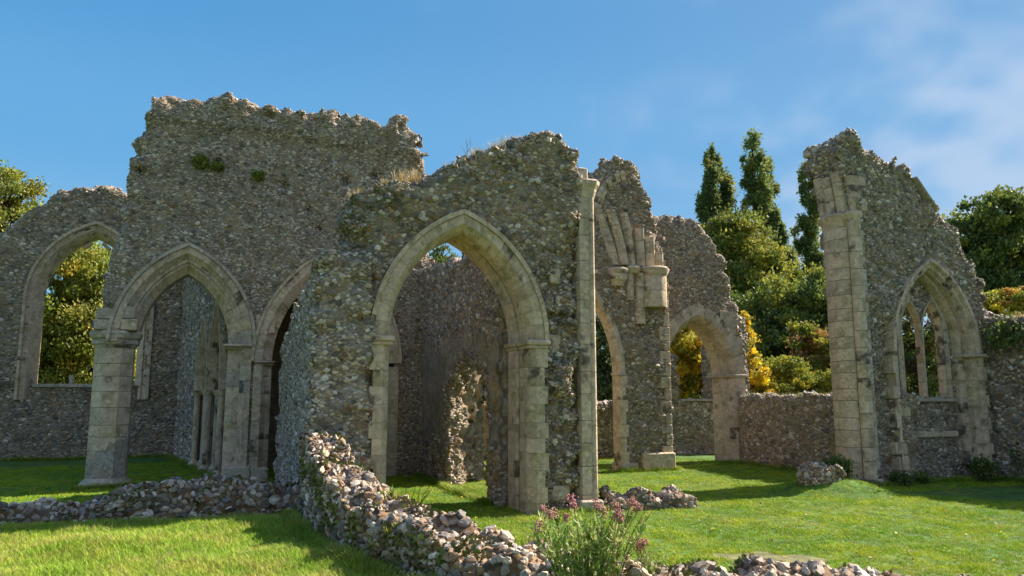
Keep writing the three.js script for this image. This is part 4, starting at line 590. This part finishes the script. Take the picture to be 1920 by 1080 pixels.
{ const f = [-2.6, -27]; tree('conifer', 'dark conifer tip showing over the wall through the near arch', 'tree', f, lobesAt(f, [[-2.56,6.81,-27.00, 0.5, 0.35], [-2.62,6.37,-27.00, 0.8, 0.4], [-2.51,5.59,-27.00, 1.0, 0.6], [-2.40,4.43,-27.00, 1.3, 0.9]]), { n: 4500, leaf: 0.22, shape: SLIM, tints: DARK, seed: 405, trunk: 0.16 }); }
{ const f = [-17, -27]; tree('broadleaf_tree', 'large yellowing green tree filling the tall empty window', 'tree', f, lobesAt(f, [[-16.84,6.14,-28.00, 1.7, 1.6], [-16.89,4.48,-27.50, 1.8, 1.6], [-15.53,4.48,-27.50, 1.6, 1.6], [-16.26,2.73,-27.50, 2.0, 1.4], [-15.71,5.73,-28.00, 1.4, 1.5], [-17.82,3.73,-28.00, 1.5, 1.6], [-16.82,7.26,-28.50, 1.3, 1.1], [-14.68,3.28,-27.00, 1.4, 1.3], [-16.58,2.15,-27.00, 1.5, 1.0], [-15.33,1.96,-27.00, 1.5, 1.0]]), { n: 34000, leaf: 0.19, tints: GREEN.concat(LIME), seed: 411, trunk: 0.3 }); }
{ const f = [-20.2, -29]; tree('broadleaf_tree', 'rounded tree rising over the wall top at the far left edge', 'tree', f, lobesAt(f, [[-20.03,9.50,-29.00, 1.5, 1.3], [-21.11,9.72,-29.00, 1.6, 1.5], [-19.70,8.21,-29.00, 1.4, 1.4], [-21.33,7.78,-29.00, 2, 1.8], [-20.14,6.30,-29.00, 1.9, 1.8]]), { n: 14000, leaf: 0.2, tints: GREEN.concat([LIME[0], [0.22, 0.19, 0.05]]), seed: 421, trunk: 0.3 }); }
{ const f = [18.3, -29]; tree('broadleaf_tree', 'dark spreading tree behind the right-hand wall', 'tree', f, lobesAt(f, [[18.46,8.42,-29.00, 1.5, 1.1], [19.55,8.85,-29.00, 1.5, 1.0], [17.74,7.35,-29.00, 1.3, 1.2], [18.95,6.93,-29.00, 1.7, 1.3], [20.49,7.78,-29.00, 1.7, 1.5], [19.44,5.46,-29.00, 2, 1.4], [18.03,5.88,-29.00, 1.5, 1.2]]), { n: 18000, leaf: 0.23, tints: DARK.concat([GREEN[0], GREEN[1]]), seed: 431, trunk: 0.35 }); }
{ const f = [14.2, -21.5]; tree('autumn_shrub', 'orange and yellow leaves spilling over the right boundary wall', 'shrub', f, lobesAt(f, [[14.27,4.61,-21.50, 0.7, 0.35], [14.86,4.33,-21.50, 0.8, 0.4], [13.90,4.26,-21.50, 0.5, 0.3]]), { n: 4200, leaf: 0.13, tints: [GOLD[2], LIME[3], LIME[1], RUST[2], GREEN[0], GREEN[1], GREEN[3]], seed: 441, trunk: 0.07 }); }
{ const f = [12.4, -22.3]; tree('dark_shrub', 'deep red and green bush glimpsed through the two-light window', 'shrub', f, lobesAt(f, [[12.12,3.95,-22.30, 0.9, 0.8], [12.61,3.16,-22.30, 1.0, 0.9], [11.63,2.69,-22.30, 0.9, 0.9], [12.13,2.07,-22.30, 1.1, 0.8]]), { n: 7500, leaf: 0.14, tints: DARK.concat([[0.14, 0.05, 0.03], [0.09, 0.05, 0.03], LIME[0]]), seed: 446, trunk: 0.1 }); }
{ // far wood behind everything
  const r = rng(450), mats = [], cols = [], c = new THREE.Color(); for (let i = 0; i < 42000; i++) { const k = (r() * 46) | 0, az = -46 + k * 2 + gauss(r) * 1.2, rr = 66 + 5 * n2(k, 3) + gauss(r) * 2.5, hh = 5.2 + 1.8 * n2(k * 0.9, 1), y = Math.pow(r(), 0.8) * hh * (1 - 0.12 * Math.abs(gauss(r))), a = az * Math.PI / 180, tint = [...GREEN, ...DARK][(k * 5 + ((r() * 3) | 0)) % 8]; mats.push(place(rr * Math.sin(a), y, -rr * Math.cos(a), r() * 2 - 1, r() * 6.28, r() * 2, 0.6 * (0.6 + 0.7 * r()))); const v = 0.7 + 0.5 * r(); cols.push(c.clone().setRGB(tint[0] * v, tint[1] * v, tint[2] * v)); }
  const g = stuff(scene, 'far_woodland', LEAF, leafWhite, mats, cols); g.userData = { kind: 'stuff', label: 'line of distant green woodland beyond the ruins', category: 'woodland' };
}
// ---------- grass ----------
function bladeTuft(n, h, spread, w, seed) { const r = rng(seed), pos = [], idx = []; for (let i = 0; i < n; i++) { const x = gauss(r) * spread, z = gauss(r) * spread, a = r() * 6.28, hh = h * (0.55 + 0.7 * r()), lean = hh * (0.25 + 0.7 * r()), dx = Math.cos(a), dz = Math.sin(a), b = pos.length / 3; for (const [t, k] of [[0, 1], [0.55, 0.75], [1, 0.08]]) { const ox = lean * t * t, y = hh * t * (1 - 0.18 * t); pos.push(x + dx * ox - dz * w * k / 2, y, z + dz * ox + dx * w * k / 2, x + dx * ox + dz * w * k / 2, y, z + dz * ox - dx * w * k / 2); } idx.push(b, b + 1, b + 2, b + 1, b + 3, b + 2, b + 2, b + 3, b + 4, b + 3, b + 5, b + 4); } const g = new THREE.BufferGeometry(); g.setAttribute('position', new THREE.Float32BufferAttribute(pos, 3)); g.setIndex(idx); g.computeVertexNormals(); return g; }
const grassMat = leafMat(1, 1, 1, 0.4);
function grassField(name, label, geo, count, seed, pickXZ, size, tints, dry) {
  const r = rng(seed), mats = [], cols = [], c = new THREE.Color(), v = new THREE.Vector3();
  for (let i = 0; i < count; i++) { const [x, z] = pickXZ(r); if (z > -1.2) continue; v.set(x, 0.1, z).project(camera); if (v.z > 1 || Math.abs(v.x) > 1.25 || v.y < -1.35) continue; if (Math.hypot((x - 2.75) / 0.62, (z + 8.25) / 0.42) + 0.35 * n2(x * 2.3, z * 2.3) < 0.9) continue;
    const s = size * (0.6 + 0.6 * r()) * (1 + 0.5 * Math.max(0, n2(x * 0.8, z * 0.8))); mats.push(place(x, groundY(x, z) - 0.006, z, (r() - 0.5) * 0.2, r() * 6.28, (r() - 0.5) * 0.2, s)); const k = sm(-0.35, 0.6, 0.8 * fbm2(x * 0.45 + 5, z * 0.45, 2) + fbm2(x * 1.9, z * 1.9, 3) + (r() - 0.5) * 0.5), t = r() < dry * (0.4 + k) ? [0.42, 0.35, 0.13] : [mix(tints[0][0], tints[1][0], k), mix(tints[0][1], tints[1][1], k), mix(tints[0][2], tints[1][2], k)], u = 0.75 + 0.5 * r(); cols.push(c.clone().setRGB(t[0] * u, t[1] * u, t[2] * u)); }
  const m = stuff(scene, name, geo, grassMat, mats, cols); m.userData = { kind: 'stuff', label, category: 'grass' };
}
const polar = (r0, r1) => (r) => { const d = Math.sqrt(mix(r0 * r0, r1 * r1, Math.pow(r(), 1.6))), a = (r() - 0.5) * 1.5; return [d * Math.sin(a), -d * Math.cos(a)]; };
grassField('lawn_grass', 'short mown grass covering the lawn between the walls', bladeTuft(9, 0.034, 0.05, 0.005, 5), 150000, 461, (r) => { for (;;) { const q = polar(5, 22)(r), [a, b] = toAB(q[0], q[1]); const p = lowPath(a, b); if (b > 10.5 || (p[1] > 0 && a > 1.1)) return q; } }, 1, [[0.25, 0.38, 0.01], [0.47, 0.52, 0.018]], 0.06);
grassField('meadow_grass', 'longer sunlit tussocky grass on the bank in the left foreground', bladeTuft(10, 0.055, 0.045, 0.0045, 6), 60000, 471, (r) => { for (;;) { const q = polar(3.2, 11.5)(r), [a, b] = toAB(q[0], q[1]); const p = lowPath(a, b); if (b < 10.45 && q[0] < 1 && (p[1] < 0 || b > 10.2)) return q; } }, 1, [[0.29, 0.43, 0.025], [0.48, 0.52, 0.06]], 0.2);

{ // rough grass the mower leaves along the feet of the walls
  const runs = [['arch', 0.2, 1.1, -0.1], ['arch', 3.3, 4.5, -0.1], ['big', 2.4, 3.6, -0.1], ['big', 0.0, 1.2, -0.12], ['back', -2, 5.4, -0.12], ['right', 0.2, 4.3, -0.14], ['stub', -0.1, 1.5, -0.14], ['far', 5, 6.2, -0.12], ['east', -0.1, 4.6, -0.12], ['bound', 0.8, 5, -0.12], ['lowl', -1, 5, -0.16], ['side', 0.3, 5.7, -0.1], ['cross', -3.8, 4.4, -0.1], ['lanc', 0.2, 6.5, -0.1]], len = runs.map((q) => q[2] - q[1]), sum = len.reduce((a, b) => a + b);
  grassField('wall_foot_grass', 'uncut tufts of grass along the feet of the walls', bladeTuft(9, 0.11, 0.05, 0.005, 9), 15000, 481, (r) => { let t = r() * sum * 1.35, k = 0; if (t > sum) { const i = r() * (LOWPATH.length - 1.01), a = LOWPATH[i | 0], b = LOWPATH[(i | 0) + 1], f = i % 1, s = r() < 0.5 ? 1 : -1, d = s * (mix(a[3], b[3], f) + 0.02 + 0.16 * r()), ex = b[0] - a[0], ey = b[1] - a[1], l = Math.hypot(ex, ey); return fromAB(mix(a[0], b[0], f) - ey / l * d, mix(a[1], b[1], f) + ex / l * d); } while (t > len[k]) t -= len[k++]; const [f, u0, , w] = runs[k], F = FRAME[f], u = u0 + t, ww = w - 0.2 * r() * r() + 0.1; return [F.x + u * Math.cos(F.turn) - ww * Math.sin(F.turn), F.z - u * Math.sin(F.turn) - ww * Math.cos(F.turn)]; }, 1, [[0.22, 0.34, 0.02], [0.36, 0.42, 0.04]], 0.2); }
{ // fallen autumn leaves
  const r = rng(491), mats = [], cols = [], c = new THREE.Color(); for (let i = 0; i < 260; i++) { const d = 5.5 + 11 * r(), a = (r() - 0.3) * 1.1, x = d * Math.sin(a), z = -d * Math.cos(a), t = [GOLD[2], RUST[0], [0.35, 0.24, 0.12], [0.5, 0.42, 0.2]][(r() * 4) | 0]; mats.push(place(x, groundY(x, z) + 0.03, z, -1.3 + r() * 0.5, r() * 6.28, r(), 0.035 + 0.03 * r())); cols.push(c.clone().setRGB(...t)); } const m = stuff(scene, 'fallen_leaves', LEAF, leafWhite, mats, cols); m.userData = { kind: 'stuff', label: 'scattered fallen autumn leaves on the lawn', category: 'leaves' }; }
// ---------- plants on and around the walls ----------
function tuft(name, label, category, x, y, z, n, h, spread, tints, seed, group) { const t = thing(name, label, category, group), r = rng(seed); t.position.set(x, y, z); const mats = [], cols = [], c = new THREE.Color(); for (let i = 0; i < n; i++) { const a = r() * 6.28, q = tints[(r() * tints.length) | 0], v = 0.8 + 0.4 * r(); mats.push(place(gauss(r) * spread, -0.03, gauss(r) * spread * 0.5, (r() - 0.5) * 0.5, a, (r() - 0.5) * 0.5, 1, h * (0.5 + 0.7 * r()))); cols.push(c.clone().setRGB(q[0] * v, q[1] * v, q[2] * v)); } stuff(t, 'blades', TUFTBLADE, grassMat, mats, cols); return t; }
const TUFTBLADE = (() => { const pos = [], idx = []; [[0, 1], [0.5, 0.8], [0.85, 0.5], [1, 0.05]].forEach(([t, k]) => { const w = 0.0045 * k; pos.push(-w, t, 0.10 * t * t, w, t, 0.10 * t * t); }); for (let i = 0; i < 3; i++) { const b = i * 2; idx.push(b, b + 1, b + 2, b + 1, b + 3, b + 2); } const g = new THREE.BufferGeometry(); g.setAttribute('position', new THREE.Float32BufferAttribute(pos, 3)); g.setIndex(idx); g.computeVertexNormals(); return g; })();
const STRAW = [[0.62, 0.48, 0.24], [0.52, 0.38, 0.18], [0.70, 0.58, 0.34], [0.42, 0.30, 0.13]];
const onWall = (frame, u, v, w) => { const f = FRAME[frame]; return [f.x + u * Math.cos(f.turn) - w * Math.sin(f.turn), v, f.z - u * Math.sin(f.turn) - w * Math.cos(f.turn)]; };
{ const spots = [[0.67,4.57],[0.84,4.65],[1.07,4.74],[1.31,4.79],[1.50,4.88],[2.09,5.22],[2.28,5.33],[2.49,5.40],[2.80,5.51],[3.00,5.60],[3.29,5.79],[3.84,5.81]], hs = [0.16, 0.1, 0.17, 0.26, 0.2, 0.1, 0.12, 0.16, 0.2, 0.22, 0.1, 0.08], lab = ['at its left corner', 'just right of its left corner', 'left of the arch', 'in the tallest clump left of the arch', 'above the left haunch of the arch', 'on the slope above the arch', 'below the bare twig', 'beside the bare twig', 'on the upper slope right of the twig', 'on the step before the peak', 'on the peak', 'right of the peak'];
  spots.forEach(([u, v], i) => { tuft('dry_grass_tuft', 'straw dry grass on the near wall, ' + lab[i], 'grass', ...onWall('arch', u, v - 0.04, 0.35), 150, hs[i] * 1.35, 0.11, STRAW, 501 + i, 'dry grass along the near wall top'); });
  const t = thing('bare_twig', 'thin leafless twig sprouting from the near wall top', 'twig'); t.position.set(...onWall('arch', ...[[2.31,5.35]][0], 0.4)); part(t, 'stem', mergeGeometries([limb([[0, -0.05, 0], [0.02, 0.16, 0], [0.0, 0.36, 0.01]], 0.007, 0.003, 4), limb([[0.02, 0.14, 0], [0.07, 0.24, 0], [0.08, 0.34, 0]], 0.004, 0.002, 4), limb([[0.015, 0.1, 0], [-0.05, 0.2, 0], [-0.08, 0.26, 0]], 0.004, 0.002, 4), limb([[0.01, 0.24, 0], [0.05, 0.3, 0], [0.06, 0.38, 0]], 0.003, 0.0015, 4)]), M.twig); }
function cushion(name, label, category, x, y, z, rx, ry, rz, n, leaf, tints, seed, group) { const t = thing(name, label, category, group), r = rng(seed); t.position.set(x, y, z); const mats = [], cols = [], gs = [], c = new THREE.Color(); for (let i = 0; i < n; i++) { const px = gauss(r) * rx * 0.6, py = ry * 0.5 + gauss(r) * ry * 0.45, pz = gauss(r) * rz * 0.6, q = tints[(r() * tints.length) | 0], v = 0.75 + 0.5 * r(); mats.push(place(px, py, pz, r() * 2.4 - 1.2, r() * 6.28, r() * 2 - 1, leaf * (0.6 + 0.7 * r()))); cols.push(c.clone().setRGB(q[0] * v, q[1] * v, q[2] * v)); if (i % Math.ceil(n / 14) === 0) gs.push(limb([[0, 0, 0], [px * 0.4, py * 0.6, pz * 0.4], [px, py, pz]], 0.008, 0.003, 4)); } part(t, 'stems', mergeGeometries(gs), M.twig); stuff(t, 'foliage', LEAF, leafWhite, mats, cols); return t; }
{ const B = (X, u, v, rx, ry, lab, i) => cushion('wall_plant', lab, 'plant', ...onWall('big', u, v, -0.03), rx, ry, 0.14, 420, 0.075, GREEN.concat([DARK[1]]), 541 + i, 'green tufts rooted in the tall wall');
  const q = [[1.89,6.34],[2.22,6.33],[3.03,6.20]]; B(0, q[0][0], q[0][1], 0.22, 0.26, 'larger green tuft rooted in the face of the tall wall', 1); B(0, q[1][0], q[1][1], 0.17, 0.12, 'small green tuft right beside the larger one on the tall wall', 2); B(0, q[2][0], q[2][1], 0.16, 0.18, 'green tuft on the tall wall, rightmost of the three', 3); }
{ const q = [[0.18,0.08],[1.18,-0.01],[1.68,0.02],[3.59,-0.05]]; const lb = ['dark bush at the foot of the right-hand column', 'low dark weeds below the left window jamb', 'low dark weeds under the window wall', 'dark nettle clump in the corner of the boundary wall'];
  [[-0.35, 0.0, -0.1, 0.38, 0.4], [1.2, 0.0, -0.1, 0.2, 0.2], [1.75, 0.0, -0.06, 0.18, 0.16], [3.35, 0.0, -0.2, 0.3, 0.42]].forEach(([u, v, w, rx, ry], i) => { const p = onWall('right', u, 0, w); cushion('dark_bush', lb[i], 'bush', p[0], groundY(p[0], p[2]), p[2], rx, ry, 0.3, 1100, 0.075, DARK, 561 + i); });
  const p = onWall('right', 4.15, 0, -0.45); cushion('dark_bush', 'ivy clump against the boundary wall at the right edge', 'bush', p[0], groundY(p[0], p[2]), p[2], 0.3, 0.7, 0.3, 900, 0.08, DARK, 568); }
{ const p = onWall('bound', 2.1, 3.25, 0.3); cushion('ivy_mat', 'dark ivy hanging over the top of the boundary wall', 'ivy', p[0], p[1] - 0.7, p[2], 0.9, 0.75, 0.9, 2600, 0.085, DARK, 571); const g = onWall('bound', 2.4, 3.3, 0.3); tuft('dry_grass_tuft', 'dry grass on top of the boundary wall at the right edge', 'grass', ...g, 220, 0.16, 0.4, STRAW.concat([[0.3, 0.32, 0.08]]), 575); }
{ const e = onWall('east', 1.7, 1.72, 0.3); for (let i = 0; i < 6; i++) { const p = onWall('east', 0.3 + i * 0.62, 1.72, 0.25); tuft('wall_top_grass', 'green grass capping the low east wall, ' + ['far left end', 'second from the left end', 'left of centre', 'right of centre', 'second from the column', 'next to the column'][i], 'grass', ...p, 130, 0.11, 0.26, [[0.14, 0.2, 0.03], [0.22, 0.22, 0.06], [0.4, 0.3, 0.12]], 581 + i, 'grass along the low east wall'); } }
// tall flowering plant on the foreground wall
function leafyHerb(name, label, x, y, z, { stems = 40, h = 0.5, spread = 0.34, tints, seed = 1, flowers = 0, leaf = 0.055 }) {
  const t = thing(name, label, 'plant'), r = rng(seed); t.position.set(x, y, z); const gs = [], brown = [], mats = [], cols = [], fl = [], fc = [], c = new THREE.Color(); let fcount = 0;
  for (let i = 0; i < stems; i++) {
    const a = r() * 6.28, q = Math.sqrt(r()), bx = Math.cos(a) * q * spread * 0.45, bz = Math.sin(a) * q * spread * 0.3, hh = h * (0.55 + 0.5 * r()), ex = bx * 2.1 + gauss(r) * 0.06, ez = bz * 2 + gauss(r) * 0.05, pts = [[bx, -0.05, bz], [mix(bx, ex, 0.4) + gauss(r) * 0.02, hh * 0.5, mix(bz, ez, 0.4)], [ex, hh, ez]], bare = r() < 0.2;
    (bare || r() < 0.2 ? brown : gs).push(limb(pts, 0.0045, 0.002, 4)); const cv = new THREE.CatmullRomCurve3(pts.map((p) => new THREE.Vector3(...p)));
    const nl = bare ? 8 : 34; for (let k = 0; k < nl; k++) { const f = 0.15 + 0.83 * (k / nl), p = cv.getPoint(f), tn = tints[(r() * tints.length) | 0], v = 0.75 + 0.5 * r(); mats.push(place(p.x, p.y, p.z, 0.3 + r() * 1.5, r() * 6.28, r() - 0.5, leaf * (0.6 + 0.8 * r()))); cols.push(c.clone().setRGB(tn[0] * v, tn[1] * v, tn[2] * v)); }
    if (fcount < flowers && hh > h * 0.78) { fcount++; const R = 0.022 + 0.016 * r(), tone = r(); for (let k = 0; k < 46; k++) { fl.push(place(ex + gauss(r) * R, hh + 0.01 + gauss(r) * R * 1.1, ez + gauss(r) * R, r() * 3, r() * 6, r() * 3, 0.0055 + 0.003 * r())); const v = 0.7 + 0.5 * r(); fc.push(c.clone().setRGB(mix(0.46, 0.46, tone) * v, mix(0.19, 0.26, tone) * v, mix(0.19, 0.16, tone) * v)); } }
  }
  if (gs.length) part(t, 'stems', mergeGeometries(gs), std(lin(0.22, 0.24, 0.08))); if (brown.length) part(t, 'woody_stems', mergeGeometries(brown), M.twig); stuff(t, 'leaves', SLIM, leafWhite, mats, cols); if (fl.length) stuff(t, 'flower_heads', new THREE.IcosahedronGeometry(1, 0), std(lin(1, 1, 1)), fl, fc); return t;
}
const HERB = [[0.34, 0.43, 0.09], [0.28, 0.40, 0.08], [0.42, 0.46, 0.13], [0.50, 0.47, 0.18], [0.22, 0.34, 0.08]];
leafyHerb('flowering_plant', 'tall leafy plant with dusty pink flower heads on the foreground wall', 0.50, 0.42, -5.30, { stems: 56, h: 0.53, spread: 0.46, tints: HERB, seed: 601, flowers: 17, leaf: 0.06 });
leafyHerb('flowering_plant', 'small pink-flowered sprig right of the tall flowering plant', 1.02, 0.40, -5.62, { stems: 10, h: 0.26, spread: 0.2, tints: HERB, seed: 611, flowers: 5, leaf: 0.035 });
leafyHerb('wall_weed', 'bright green weed on the sunny side of the foreground wall', -1.28, 0.55, -7.75, { stems: 12, h: 0.24, spread: 0.16, tints: GREEN.concat(HERB), seed: 621, leaf: 0.075 });
leafyHerb('wall_weed', 'little yellow green weed low on the foreground wall face', -1.02, 0.42, -6.85, { stems: 10, h: 0.16, spread: 0.14, tints: LIME.concat(GREEN), seed: 631, leaf: 0.06 });
leafyHerb('wall_weed', 'green weed behind the foreground wall left of the flowering plant', 0.02, 0.1, -6.9, { stems: 14, h: 0.42, spread: 0.26, tints: GREEN, seed: 641, leaf: 0.06 });
leafyHerb('dried_seedheads', 'dried brown seed heads standing on the grass inside the near arch', -1.62, 0.0, -11.9, { stems: 16, h: 0.34, spread: 0.5, tints: [[0.35, 0.26, 0.17], [0.28, 0.2, 0.13]], seed: 651, flowers: 0, leaf: 0.025 });
scene.traverse((o) => { if (o.isMesh) o.castShadow = o.receiveShadow = true; });
renderer.render(scene, camera);
